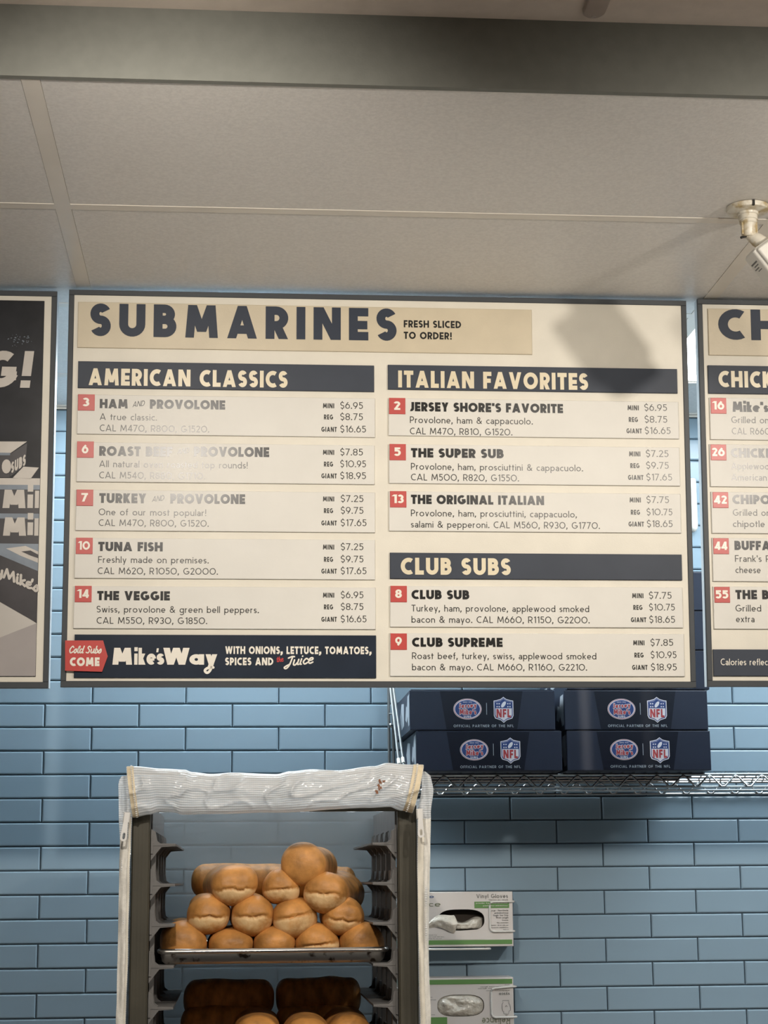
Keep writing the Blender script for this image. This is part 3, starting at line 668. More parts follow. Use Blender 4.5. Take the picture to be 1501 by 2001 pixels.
# ------------------------------------------------------------------ ceiling swivel device (upper right)
M_ivory = mat('aged_ivory_plastic', (0.46, 0.35, 0.17), 0.35, scale=45, col2=(0.72, 0.68, 0.58), lo=.38, hi=.55)
M_case = mat('white_plastic_case', (0.74, 0.72, 0.66), 0.30, var=0.02, scale=20, coat=0.2)
M_dark = flat('dark_slot', (0.02, 0.018, 0.015), 0.7)
fc = PZ(1461, 405, CEIL)
t = thing('ceiling_speaker', 'white plastic box speaker on yellowed swivel mount under the ceiling, upper right', 'speaker', (fc.x, fc.y, CEIL))
T0 = Matrix.Translation((fc.x, fc.y, CEIL))
b = MB(); b.lathe([(0.0, -0.0006), (0.037, -0.0006), (0.0375, -0.004), (0.036, -0.0085), (0.030, -0.0105), (0.019, -0.0115), (0.018, -0.015), (0.0165, -0.016), (0.0, -0.016)], 40, T=T0)
auto(b.build('ceiling_flange', M_ivory, t), 35)
for a in (-95, -20, 60, 200):
    b = MB(); b.lathe([(0.0, -0.0122), (0.0032, -0.0120), (0.0032, -0.0095)], 12, T=T0@Matrix.Translation((0.027*math.cos(math.radians(a)), 0.027*math.sin(math.radians(a)), 0.0016)))
    b.build('screw_hole', M_dark, t)
b = MB(); b.box(-0.002, 0.002, -0.0386, -0.031, -0.0095, -0.0005, T=T0); b.build('rim_notch', M_dark, t)
b = MB(); b.lathe([(0.0165, -0.014), (0.0165, -0.024), (0.0150, -0.025), (0.0155, -0.030), (0.0135, -0.032), (0.0130, -0.052), (0.0110, -0.055), (0.0, -0.055)], 28, T=T0)
auto(b.build('swivel_stem', M_ivory, t), 35)
b = MB()
for s_ in (-1, 1): b.tube([(fc.x+s_*0.0126, fc.y-0.006, CEIL-0.030), (fc.x+s_*0.0128, fc.y-0.006, CEIL-0.052)], 0.0016, 6)
b.build('stem_rib', M_ivory, t)
S0 = Vector((fc.x+0.004, fc.y, CEIL-0.054))
ax = Vector((0.80, -0.20, -0.60)).normalized()
b = MB(); b.tube([S0-ax*0.006, S0+ax*0.008, S0+ax*0.010, S0+ax*0.030], [0.008, 0.0115, 0.0125, 0.0125], 20); auto(b.build('ball_joint', M_ivory, t), 35)
b = MB(); b.tube([S0+Vector((-0.020, -0.004, -0.004)), S0+Vector((-0.006, -0.002, 0.001))], 0.0022, 8); b.build('clamp_screw', M_dark, t)
# the case: rounded box whose long axis continues along ax
def rbox(sx, sy, sz, r, n=5):
    m = MB(); pr = []
    for cx, cy, a0 in ((sx-r, sy-r, 0), (-sx+r, sy-r, 90), (-sx+r, -sy+r, 180), (sx-r, -sy+r, 270)):
        pr += [(cx+r*math.cos(math.radians(a0+90*i/n)), cy+r*math.sin(math.radians(a0+90*i/n))) for i in range(n+1)]
    N = len(pr); lev = [(-sz, r*0.5), (-sz+r*0.5, 0), (sz-r*0.5, 0), (sz, r*0.5)]
    vs = [(x*(1-i/sx), y*(1-i/sy), z) for z, i in lev for x, y in pr]
    m.add(vs, [(k*N+i, k*N+(i+1) % N, (k+1)*N+(i+1) % N, (k+1)*N+i) for k in range(3) for i in range(N)] + [tuple(range(N))[::-1], tuple(3*N+i for i in range(N))])
    return m
A_ = Vector((.6, 0, -.8)); B_ = Vector((.784, .201, .588)).normalized(); D_ = A_.cross(B_)
fcn = P(1471, 487, 2.905)                       # front left upper corner of the case
hx, hz, hy = 0.046, 0.052, 0.020
ctr = fcn+B_*hx+A_*hz-D_*hy
Rm = Matrix((B_, D_, A_)).transposed().to_4x4()
m_ = rbox(hx, hy, hz, 0.007); m_.v = [tuple(Matrix.Translation(ctr)@Rm@Vector(v)) for v in m_.v]
auto(m_.build('speaker_case', M_case, t), 40)
m_ = rbox(hx-0.004, 0.005, hz-0.004, 0.005); m_.v = [tuple(Matrix.Translation(ctr)@Rm@(Vector(v)+Vector((0, hy+0.003, 0)))) for v in m_.v]
auto(m_.build('front_cover', M_case, t), 40)
m_ = rbox(hx*.8, 0.026, 0.018, 0.010); m_.v = [tuple(Matrix.Translation(ctr)@Rm@(Vector(v)+Vector((0, -0.006, hz+0.012)))) for v in m_.v]
auto(m_.build('lower_cowl', M_case, t), 40)
b = MB(); T1 = Matrix.Translation(ctr)@Rm
for z0_, z1_, y0_, y1_ in ((-.034, -.031, .000, .020), (-.028, -.026, .004, .018), (-.023, -.021, .000, .014), (-.018, -.0165, .006, .018)): b.box(-hx-0.0005, -hx+0.001, y0_-.012, y1_-.012, z0_, z1_, T=T1)
b.build('printed_label', mat('label_grey', (0.16, 0.16, 0.15), .5), t, kind='stuff')
# ------------------------------------------------------------------ wire shelf with supports
M_chrome = mat('chrome_wire', (0.46, 0.49, 0.50), 0.26, 1.0, var=0.05, scale=30)
M_zinc = mat('dull_zinc', (0.15, 0.165, 0.17), 0.55, 0.4, var=0.08, scale=30)
SY = 4.045                                 # front rim of the shelf
zr1 = P(1300, 1513, SY).z; zr0 = P(1300, 1540, SY).z
sx0 = P(788, 1500, SY).x; sx1 = XR-0.5
sh = thing('wire_shelf', 'chrome wire shelf on the tiled wall carrying the navy boxes', 'shelf', ((sx0+sx1)/2, WALL_Y, zr0))
def truss(y, name):
    b = MB(); b.tube([(sx0, y, zr1), (sx1, y, zr1)], 0.0034, 8); b.build('top_rod', M_chrome, sh)
    b = MB(); b.tube([(sx0, y, zr0+0.003), (sx1, y, zr0+0.003)], 0.0030, 8); b.build('bottom_rod', M_chrome, sh)
    b = MB(); pts = []; n = int((sx1-sx0)/0.030)
    for i in range(n+1):
        x = sx0+i*0.030
        if i % 2: pts += [(x-0.006, y-0.004, zr1-0.006), (x, y-0.004, zr1-0.0035), (x+0.006, y-0.004, zr1-0.006)]
        else: pts += [(x-0.004, y-0.004, zr0+0.004), (x+0.004, y-0.004, zr0+0.004)]
    pts = [p for p in pts if sx0 <= p[0] <= sx1]
    b.tube(pts, 0.0024, 6); auto(b.build(name, M_chrome, sh), 60)
truss(SY, 'zigzag_wire'); truss(WALL_Y-0.016, 'zigzag_wire')
b = MB(); b.tube([(sx0, SY-0.006, zr0-0.005), (sx1, SY-0.006, zr0-0.005)], 0.0026, 8); b.build('front_rail', M_chrome, sh)
b = MB()
n = int((sx1-sx0)/0.026)
for i in range(n+1):
    x = sx0+i*0.026; b.tube([(x, SY, zr1+0.0035), (x, WALL_Y-0.014, zr1+0.0035)], 0.0019, 5)
b.build('shelf_wires', M_chrome, sh, kind='stuff')
for y in (SY+0.12, SY+0.24):
    b = MB(); b.tube([(sx0, y, zr1), (sx1, y, zr1)], 0.0026, 6); b.build('cross_rod', M_chrome, sh)
for x in (sx0, sx1):
    for z in (zr1, zr0+0.003):
        b = MB(); b.tube([(x, SY, z), (x, WALL_Y-0.005, z)], 0.003, 6); b.build('side_rod', M_chrome, sh)
# wall standard with knob, and twin braces down to the shelf's front corner
wx0 = P(760, 1400, WALL_Y-0.02).x; wx1 = P(768.5, 1400, WALL_Y-0.02).x
for x in (wx0, wx1):
    b = MB(); b.tube([(x, WALL_Y-0.020, zr0-0.01), (x, WALL_Y-0.020, zr0+0.62)], 0.0034, 8); b.build('wall_rod', M_zinc, sh)
for py in (1395, 1300, 1500):
    z = P(764, py, WALL_Y-0.02).z; b = MB(); b.tube([(wx0, WALL_Y-0.0225, z), (wx1, WALL_Y-0.0225, z)], 0.0022, 6); b.build('tie_bar', M_chrome, sh)
b = MB(); kp = P(763.5, 1418, WALL_Y-0.03)
b.lathe([(0.0, 0.012), (0.0045, 0.0105), (0.0062, 0.006), (0.0062, 0.0), (0.003, -0.010), (0.0, -0.012)], 16, T=Matrix.Translation(kp)@Matrix.Rotation(PI/2, 4, 'X')); auto(b.build('clamp_knob', M_chrome, sh), 60)
for (a, c) in (((763, 1345), (779, 1486)), ((769, 1345), (787.5, 1484))):
    p1 = P(c[0], c[1], SY+0.02); p0 = P(a[0], a[1], WALL_Y-0.16); d = (p0-p1); p2 = p0+d*0.9
    if p2.y > WALL_Y-0.02: p2 = p0+d*((WALL_Y-0.02-p0.y)/d.y)
    b = MB(); b.tube([p1-d*0.28, p1, p0, p2], 0.0030, 8); o = b.build('brace_rod', M_zinc, sh)
    b = MB(); b.tube([p1-d*0.05, p1+d*0.02], [0.0042, 0.0042], 10); b.build('brace_cap', M_case, o)

# ------------------------------------------------------------------ navy catering boxes
M_box = mat('navy_carton', (0.019, 0.025, 0.045), 0.42, var=0.08, scale=8, coat=0.05, spec=.3)
M_boxd = mat('deep_navy_print', (0.003, 0.005, 0.014), 0.40, var=0.05, scale=8, coat=0.05, spec=.3)
M_silver = mat('silver_print', (0.38, 0.43, 0.48), 0.4, var=0.1, scale=40)
M_lw = flat('logo_white', (0.72, 0.70, 0.74), 0.45); M_lr = flat('logo_red', (0.42, 0.055, 0.060), 0.45); M_lb = flat('logo_blue', (0.030, 0.060, 0.20), 0.45)
BW, BH, BD = 0.3228, 0.0868, 0.36
def s_(px): return px*0.001123             # picture millimetres at the shelf front
def make_box():
    t = thing('catering_box', '', 'box', (0, 0, 0), 'navy catering boxes on the wire shelf')
    b = MB(); b.bevbox(-BW/2, BW/2, 0, BD, 0, BH, 0.0012); b.build('carton', M_box, t)
    b = MB(); b.box(-BW/2+0.003, BW/2-0.003, 0.004, BD-0.004, BH, BH+0.0022); b.build('lid_flap', M_boxd, t)
    b = MB(); b.poly([(s_(-72), 0.0015), (s_(68), 0.0015), (s_(80), BH-0.0015), (s_(-84), BH-0.0015)], -0.0003); b.build('front_print', M_boxd, t)
    # the printed badge, coordinates in picture pixels from the centre of the carton front
    cz = BH/2; cxo = s_(-1)
    X = lambda a: cxo+s_(a); Z = lambda a: cz+s_(a)
    e = t
    def ell(m, cx, cy, rx, ry, y): b = MB(); b.poly(arcpts(X(cx), Z(cy), s_(rx), s_(ry), 0, 352, 44), y); return b.build('badge_layer', m, e)
    ell(M_lw, -29, 2, 28, 20.5, -0.0005); ell(M_lr, -29, 2, 27.2, 19.7, -0.0007); ell(M_lw, -29, 2, 26.2, 18.8, -0.0009); ell(M_lb, -29, 2, 24.6, 17.4, -0.0011)
    b = MB()
    def tx(s, xa, xb, zb, cap, y, **kw): text(b, s, X(xa), X(xb), Z(zb), s_(cap), y, **kw)
    tx('Jersey', -47, -11, 3.6, 9.2, -0.0013, w=.20, wd=.40, track=.14, slope=.05); tx("Mike's", -45, -12, -8.5, 10.0, -0.00155, w=.22, wd=.40, track=.14)
    tx('SUBS', -37, -22, -14.5, 3.6, -0.0013, w=.22, track=.1); tx('SINCE 1956', -38, -20, 14.5, 2.2, -0.0013, w=.14)
    b.build('badge_lettering', M_lw, e)
    b = MB(); tx('Jersey', -47, -11, 3.6, 9.2, -0.0018, w=.20, wd=.20, track=.14, slope=.05); tx("Mike's", -45, -12, -8.5, 10.0, -0.0020, w=.22, wd=.25, track=.14); b.build('badge_lettering', M_lr, e)
    b = MB(); b.poly([(X(8.3), Z(-9)), (X(9.3), Z(-9)), (X(9.3), Z(14)), (X(8.3), Z(14))], -0.0006); b.build('divider_line', M_silver, e)
    def shield(k, m, y, top=None):
        pts = [(-19, 17), (-12, 20), (0, 24.5), (12, 20), (19, 17)]
        pts = [(-19.5, 17.5), (-14, 18.5), (-6, 20.5), (0, 25), (6, 20.5), (14, 18.5), (19.5, 17.5), (19.5, -12), (17, -17.5), (6, -21), (0, -26), (-6, -21), (-17, -17.5), (-19.5, -12)]
        b = MB(); b.poly([(X(42.5+a*k[0]), Z(1+c*k[1])) for a, c in pts][::-1], y); b.build('shield_layer', m, e)
    shield((1, 1), M_lw, -0.0005); shield((.92, .93), M_lb, -0.0007); shield((.84, .865), M_lw, -0.0009)
    b = MB(); b.poly([(X(42.5-16.4), Z(3.5)), (X(42.5+16.4), Z(3.5)), (X(42.5+16.4), Z(15.5)), (X(48), Z(18)), (X(42.5), Z(22)), (X(37), Z(18)), (X(42.5-16.4), Z(15.5))], -0.0011); b.build('shield_field', M_lb, e)
    b = MB()
    for sx_ in (-12.8, -8.6, 8.6, 12.8):
        for sz_ in (6.6, 12.4): b.poly([(X(42.5+sx_+1.5*math.cos(a*PI/2.5+PI/2)), Z(sz_+1.5*math.sin(a*PI/2.5+PI/2))) for a in range(5)], -0.0013)
    b.build('shield_star', M_lw, e, kind='stuff')
    b = MB(); b.poly([(X(42.5)+s_(7.0*math.cos(a)*math.cos(.95)-3.4*math.sin(a)*math.sin(.95)), Z(11)+s_(7.0*math.cos(a)*math.sin(.95)+3.4*math.sin(a)*math.cos(.95))) for a in [i*PI/9 for i in range(18)]], -0.0015); b.build('shield_football', M_lw, e)
    b = MB(); tx('NFL', 42.5-14.2, 42.5+14.2, -14.5, 16.5, -0.0013, w=.24, track=.16); b.build('shield_lettering', M_lr, e)
    b = MB(); tx('OFFICIAL PARTNER OF THE NFL', -57, 62, -33.5, 5, -0.0006, w=.15, track=.24); b.build('slogan_lettering', M_silver, e)
    # silver artwork on the left side
    b = MB(); rr = random.Random(3)
    def side(pts): b.add([(-BW/2-0.0004, y, z) for y, z in pts], [tuple(range(len(pts)))])
    side([(0.012, 0.012), (0.012, 0.080), (0.05, 0.078), (0.062, 0.055), (0.085, 0.060), (0.105, 0.030), (0.075, 0.022), (0.055, 0.034), (0.035, 0.010)][::-1])
    side([(0.14, 0.02), (0.14, 0.07), (0.20, 0.075), (0.235, 0.05), (0.20, 0.015)][::-1]); side([(0.26, 0.01), (0.26, 0.03), (0.30, 0.03), (0.30, 0.01)][::-1])
    b.build('side_print', M_silver, t)
    return t
def copy_tree(o, parent=None):
    c = o.copy(); C.objects.link(c); c.parent = parent
    for ch in list(o.children):
        copy_tree(ch, c)
    return c
bp = make_box()
zs = zr1+0.0056
BYF = SY-0.056
pos = [((812+1101)/2, 0, 'navy catering box with football shield, lower left of the two stacks'),
       ((790+1090.5)/2+3, 1, 'navy catering box on top of the left stack, under the centre board'),
       ((1105.5+1392.5)/2, 0, 'navy catering box at the bottom of the right stack'),
       ((1100+1387.5)/2, 1, 'navy catering box second from the bottom of the right stack')]
for lv in (2, 3, 4): pos.append((1243+lv*2, lv, ('navy catering box third from bottom of right stack, seen only in the gap between boards', 'navy catering box fourth from bottom of right stack, seen only in the gap between boards', 'topmost navy catering box of right stack, seen only in the gap between boards')[lv-2]))
for i, (px, lv, lab) in enumerate(pos):
    o = bp if i == 0 else copy_tree(bp)
    o.location = (P(px, 1465-lv*78, BYF).x, BYF+(0.0 if lv < 2 else 0.003), zs+lv*(BH+0.0028)); o['label'] = lab
# pale round-ended tube in the gap
t = thing('wall_pipe', 'short white round-ended pipe on tiles seen through right gap between boards', 'pipe', P(1354, 990, WALL_Y-0.02))
ct = P(1353, 940, WALL_Y-0.017); cb_ = P(1355, 1040, WALL_Y-0.017)
b = MB(); zz = [(cb_.z, 0.001), (cb_.z+0.003, 0.007), (cb_.z+0.010, 0.0115), (cb_.z+0.018, 0.0125), (ct.z, 0.0125), (ct.z+0.005, 0.011), (ct.z+0.006, 0.001)]
b.tube([(ct.x-0.003, ct.y, z) for z, r in zz], [r for z, r in zz], 16); auto(b.build('pipe_body', M_case, t), 50)
b = MB(); b.box(ct.x-0.008, ct.x+0.002, WALL_Y-0.010, WALL_Y-0.0040, (ct.z+cb_.z)/2-0.006, (ct.z+cb_.z)/2+0.006); b.build('wall_clip', M_case, t)

# ------------------------------------------------------------------ glove boxes in wire holders
M_card = mat('glove_carton', (0.70, 0.66, 0.63), 0.45, var=0.02, scale=10)
M_green = flat('green_print', (0.13, 0.28, 0.085), 0.45); M_gtext = flat('grey_print', (0.16, 0.16, 0.15), 0.5); M_gb = flat('blue_print', (0.12, 0.17, 0.30), 0.5)
M_wirew = mat('white_coated_wire', (0.78, 0.77, 0.73), 0.3, var=0.02, scale=30, coat=0.3)
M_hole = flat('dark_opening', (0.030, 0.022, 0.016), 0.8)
M_glove = mat('vinyl_glove', (0.62, 0.58, 0.50), 0.22, var=0.12, scale=60, bump=1.0, bscale=60, dist=6.0, coat=0.4)
GY = WALL_Y-0.088
def gx(px, py, Y=GY): p = P(px, py, Y); return p.x, p.z
def glove_box(label, pxr, pyt, pyb, upside):
    xr, z1 = gx(pxr, pyt); _, z0 = gx(pxr, pyb); xl = xr-0.290
    t = thing('glove_box', label, 'box', ((xl+xr)/2, GY, z0), 'glove boxes in wall holders')
    cx, cz = (gx(901.5, 1798) if not upside else gx(900.5, 1965)); rx, rz = 0.0545, (0.0245 if not upside else 0.0245)
    n = 40; se = lambda a, k: (cx+rx*k*math.copysign(abs(math.cos(a))**0.62, math.cos(a)), cz+rz*k*math.copysign(abs(math.sin(a))**0.8, math.sin(a)))
    hole = [se(2*PI*i/n, 1) for i in range(n)]
    def rect(i):
        x, z = hole[i]; dx, dz = (x-cx), (z-cz)
        k = min(((xr-0.0015-cx)/dx if dx > 1e-6 else ((xl+0.0015-cx)/dx if dx < -1e-6 else 9e9)), ((z1-0.0015-cz)/dz if dz > 1e-6 else ((z0+0.0015-cz)/dz if dz < -1e-6 else 9e9)))
        return cx+dx*k, cz+dz*k
    b = MB(); R = [rect(i) for i in range(n)]
    # carton body: five walls and a front with a real cut-out
    co = [(xr-.0015, z1-.0015), (xl+.0015, z1-.0015), (xl+.0015, z0+.0015), (xr-.0015, z0+.0015)]
    b.add([(x, GY, z) for x, z in hole+R], [(i, (i+1) % n, (i+1) % n+n, i+n)[::-1] for i in range(n)])
    for c in co:   # close the corners
        k = min(range(n), key=lambda i: math.hypot((R[i][0]+R[(i+1) % n][0])/2-c[0], (R[i][1]+R[(i+1) % n][1])/2-c[1]))
        a, d = R[k], R[(k+1) % n]; q = [a, c, d]
        ar = sum(q[i][0]*q[(i+1) % 3][1]-q[(i+1) % 3][0]*q[i][1] for i in range(3))
        q = q if ar > 0 else q[::-1]; b.poly(q, GY)
    o_ = [(xl, z0), (xr, z0), (xr, z1), (xl, z1)]; i_ = [(xl+.0015, z0+.0015), (xr-.0015, z0+.0015), (xr-.0015, z1-.0015), (xl+.0015, z1-.0015)]
    vs = [(x, GY, z) for x, z in i_]+[(x, GY+.0015, z) for x, z in o_]+[(x, WALL_Y-.010, z) for x, z in o_]
    b.add(vs, [(k*4+j, k*4+(j+1) % 4, k*4+4+(j+1) % 4, k*4+4+j)[::-1] for k in (0, 1) for j in range(4)]+[(11, 10, 9, 8)])
    b.build('carton', M_card, t)
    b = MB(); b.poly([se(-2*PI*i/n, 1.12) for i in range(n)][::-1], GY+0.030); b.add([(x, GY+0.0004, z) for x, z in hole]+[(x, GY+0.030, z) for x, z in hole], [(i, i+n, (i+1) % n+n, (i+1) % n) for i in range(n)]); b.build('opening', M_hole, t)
    # crumpled gloves in the opening
    rnd = random.Random(5 if upside else 9)
    def gl(u, v):
        x = cx+(u*2-1)*rx*0.97; z = cz+(v*2-1)*rz*0.97 if upside else cz-rz*0.95+v*rz*(1.0+0.25*math.sin(u*9))
        e = max(0, 1-abs(u*2-1)**6)*max(0, 1-abs(v*2-1)**6)
        q = noise.noise(Vector((x*38, z*55, 3 if upside else 8)))*.5+abs(noise.noise(Vector((x*70, z*90, 1))))*.6
        return (x, GY+0.014-e*(0.018+0.012*q) if upside else GY+0.020-e*(0.020+0.010*q), z)
    if upside:
        b = MB(); N = 40
        vs = [(cx, GY-0.008, cz)]
        for j in range(1, 13):
            for i in range(N):
                x, z = se(2*PI*i/N, j/12*0.985); e = 1-(j/12)**4
                q = noise.noise(Vector((x*32, z*60, 3)))+.7*abs(noise.noise(Vector((x*75+4, z*90, 1))))
                vs.append((x, GY+0.004-e*(0.007+0.010*q), z))
        fs = [(0, 1+(i+1) % N, 1+i) for i in range(N)]+[(1+(j-1)*N+i, 1+(j-1)*N+(i+1) % N, 1+j*N+(i+1) % N, 1+j*N+i) for j in range(1, 12) for i in range(N)]
        b.add(vs, fs); auto(b.build('glove_bunch', M_glove, t), 70)
    else:
        b = MB(); b.grid(gl, 36, 14); auto(b.build('glove_bunch', M_glove, t), 70)
        def tn(u, v):   # the glove pulled out over the lip
            x0_, z0_ = gx(838, 1808); x1_, z1_ = gx(893, 1800)
            x = x0_+(x1_-x0_)*u; zc = z0_+(z1_-z0_)*u+0.006*math.sin(u*5)
            wv = 0.006+0.016*u**0.7*(1 if u < .9 else (1-u)*10)
            q = noise.noise(Vector((x*60, v*3, 2)))
            return (x, GY-0.004-0.010*math.sin(v*PI)*(.5+.5*u)-0.005*q, zc+(v-.5)*2*wv)
        b = MB(); b.grid(tn, 26, 10); auto(b.build('pulled_glove', M_glove, t), 70)
        # torn flap of card
        b = MB(); q = [gx(*v) for v in ((838, 1810), (850, 1812), (860, 1818), (900, 1818.5), (938, 1816), (941, 1824), (950, 1831), (940, 1836), (838, 1836))]
        b.poly(q[::-1], GY-0.0008); b.build('torn_flap', M_card, t)
    def gp(s, xa, xb, py, cap, m, **kw):
        x0, zb = gx(xa, py); x1, _ = gx(xb, py); _, zt2 = gx(xa, py-cap)
        b = MB(); text(b, s, x0, x1, zb, zt2-zb, GY-0.0013, **kw); return b.build('carton_lettering', m, t)
    def bar(q, m, y=GY-0.0010, nm='print_band'):
        (a, z_t), (c, z_b) = gx(q[0], q[1]), gx(q[2], q[3]); a = max(a, xl)
        b = MB(); b.poly([(a, z_b), (c, z_b), (c, z_t), (a, z_t)], y); return b.build(nm, m, t)
    if not upside:
        bar((700, 1839, 1001, 1844.5), M_green); bar((927, 1762, 995, 1774), M_green)
        gp('Vinyl Gloves', 931, 992.5, 1755, 8, M_gtext, w=.13, track=.16); gp('Gloves en vinyle', 955, 993, 1759.5, 2.6, M_gtext, w=.12)
        gp('Reliance', 772, 861, 1772, 10, flat('olive_print', (0.19, 0.21, 0.13), .5), w=.12, track=.14); gp('sysco', 808, 848, 1755, 6.5, M_gb, w=.2, track=.12)
        b = MB()
        for i, (xa, yy, cp) in enumerate(((958.5, 1780.5, 3), (966, 1785.3, 3), (963.5, 1790, 3), (969, 1794.5, 3), (981, 1799, 2.2), (971, 1804, 2.2), (958, 1809, 2.2), (958.5, 1813.5, 2.2), (983, 1817.5, 2.0), (838, 1828, 1.6), (838, 1831.5, 1.6), (838, 1835, 1.6))):
            xb = (993.5 if i < 9 else (854, 868, 863)[i-9]); x0, zb = gx(xa, yy); x1, _ = gx(xb, yy); _, z2 = gx(xa, yy-cp)
            text(b, ('Large - Non-Sterile', 'ambidextrous', 'Single Use Only', 'Wrist Length', 'Grande', 'No esteriles', 'guantes - de un solo uso', 'unicamente ambidiestros', '100 ct', 'Powder free', 'Not made with latex', 'Keep dry and cool')[i], x0, x1, zb, z2-zb, GY-0.0013, w=.16, track=.1)
        b.build('small_print', M_gtext, t, kind='stuff')
        b = MB(); 
        for yy in (1766, 1771): x0, zb = gx(944 if yy == 1771 else 930, yy); x1, _ = gx(992, yy); text(b, 'powder free ambidextrous', x0, x1, zb, .0028, GY-0.0014, w=.18)
        b.build('small_print', M_card, t, kind='stuff')
    else:
        bar((700, 1916.5, 1001, 1922), M_green); bar((840, 1988, 874, 2003), M_green)
        gp('Reliance', 942, 997, 2003, 14, flat('olive_print', (0.19, 0.21, 0.13), .5), w=.12, track=.14, flip=True)
        gp('sysco', 975, 996, 1946, 6, M_gtext, w=.16, track=.12, flip=True)
        b = MB()
        for xa, xb, yy in ((986, 996, 1925.5), (939, 985, 1929.5), (934, 990, 1933), (950, 996, 1937), (841, 845, 1950), (841, 852, 1955), (843, 850, 1984)):
            x0, zb = gx(xa, yy); x1, _ = gx(xb, yy); text(b, 'ambidextrous gloves', x0, x1, zb, .0020, GY-0.0013, w=.18, flip=True)
        b.build('small_print', M_gtext, t, kind='stuff')
        # line drawing of a hand, fingers down
        b = MB(); X0, Z0 = gx(981, 1955); k = 0.00121
        out = [(1, 0), (13, 0), (13, 5), (15, 8), (16, 14), (16, 18), (13, 20), (12, 25), (10, 27), (9, 23), (8, 28), (6.5, 27), (6, 23), (4.5, 26), (3, 24), (3, 20), (1, 20), (0, 12), (0, 7), (2, 4), (1, 0)]
        g_ = G(.8, .8); g_.L([(a, -c) for a, c in out]); g_.L([(6, -12), (8, -9), (10, -12)])
        for q in g_.P: 
            pts = [(X0+a*k, Z0+c*k) for a, c in q]; ar = sum(pts[i][0]*pts[(i+1) % 4][1]-pts[(i+1) % 4][0]*pts[i][1] for i in range(4)); b.poly(pts if ar > 0 else pts[::-1], GY-0.0013-q.k*LAY)
        b.build('hand_print', M_gtext, t)
    return t, xl, xr, z0, z1
def holder(label, xl, xr, z0, z1, pts, tilt):
    t = thing('glove_box_holder', label, 'wire holder', ((xl+xr)/2, WALL_Y, z0-0.006), 'wire holders on the tiled wall')
    (xa, za), (xb, zb) = pts; y = GY-0.0045; rr = 0.0024; r = 0.008
    def loop(sg, x_in, x_out):
        p = [(x_out, WALL_Y-0.004, za-tilt), (x_out, y+0.010, za-tilt), (x_out-sg*0.003, y+0.003, za-tilt), (x_out-sg*0.010, y, za-tilt*1.2), (x_in+sg*r, y, za), (x_in+sg*r*.3, y, za-r*.3), (x_in, y, za-r), (x_in, y, zb+r), (x_in+sg*r*.3, y, zb+r*.3), (x_in+sg*r, y, zb), (x_out-sg*0.010, y, zb), (x_out-sg*0.003, y+0.003, zb), (x_out, y+0.010, zb), (x_out, WALL_Y-0.004, zb)]
        b = MB(); b.tube(p, rr, 8); auto(b.build('side_loop', M_wirew, t), 60)
    loop(1, xa, xb); loop(-1, xl+(xr-xa), xl-(xb-xr))
    b = MB(); p = [(xl+0.04, WALL_Y-0.004, z0-0.005), (xl+0.04, GY+0.002, z0-0.005), (xl+0.045, GY-0.006, z0-0.005), (xr-0.062, GY-0.006, z0-0.005), (xr-0.055, GY+0.002, z0-0.005), (xr-0.055, WALL_Y-0.004, z0-0.005)]
    b.tube(p, rr, 8); auto(b.build('bottom_rail', M_wirew, t), 60)
    b = MB(); b.box(xl+0.01, xr-0.01, WALL_Y-0.0085, WALL_Y-0.0046, z0+0.02, z0+0.035); b.build('back_bar', M_wirew, t)
g1 = glove_box('upper glove box, printed Vinyl Gloves, with torn opening and glove pulled out', 1001.5, 1742, 1849, False)
holder('white wire holder round the upper glove box', g1[1], g1[2], g1[3], g1[4], ((gx(956.5, 1762)[0], gx(956, 1762)[1]), (gx(1005, 1762)[0], gx(956, 1820)[1])), 0.0)
g2 = glove_box('lower glove box mounted upside down with white gloves filling its opening', 1003, 1909.5, 2017, True)
holder('white wire holder round the lower, upside-down glove box', g2[1], g2[2], g2[3], g2[4], ((gx(959.5, 1931)[0], gx(959, 1931)[1]), (gx(1009, 1931)[0], gx(959, 1988)[1])), -0.003)

# ------------------------------------------------------------------ bread rack
M_alu = mat('dull_aluminium_post', (0.066, 0.060, 0.043), 0.55, 0.2, var=0.10, scale=14)
M_gplas = mat('grey_slide_plastic', (0.155, 0.150, 0.145), 0.45, var=0.08, scale=30)
RF, RB = 3.40, 4.00
rxl0 = (P(259, 1610, RF).x+P(250, 1980, RF).x)/2; rxl1 = (P(296.5, 1620, RF).x+P(291, 1985, RF).x)/2
rxr0 = (P(774, 1620, RF).x+P(778, 1985, RF).x)/2; rxr1 = (P(811, 1620, RF).x+P(822, 1985, RF).x)/2
rtop = P(500, 1575, RF).z
rk = thing('bakery_rack', 'tall aluminium tray rack with grey plastic slides, holding the bread trays', 'rack', ((rxl0+rxr1)/2, (RF+RB)/2, 0))
def post(x0, x1, y0, y1):
    b = MB(); b.bevbox(x0, x1, y0, y1, 0.10, rtop, 0.003)
    n = 5
    for i in range(1, n): xx_ = x0+(x1-x0)*i/n; b.box(xx_-0.0008, xx_+0.0008, y0-0.0007, y0+0.001, 0.10, rtop)
    b.build('post', M_alu, rk)
for ya, yb in ((RF, RF+0.028), (RB-0.028, RB)):
    post(rxl0, rxl1-0.003, ya, yb); post(rxr0+0.003, rxr1, ya, yb)
for xa, xb in ((rxl0, rxl1), (rxr0, rxr1)):
    b = MB(); b.box(xa, xb, RF+0.03, RB-0.03, rtop-0.055, rtop); b.build('top_side_rail', M_gplas, rk)
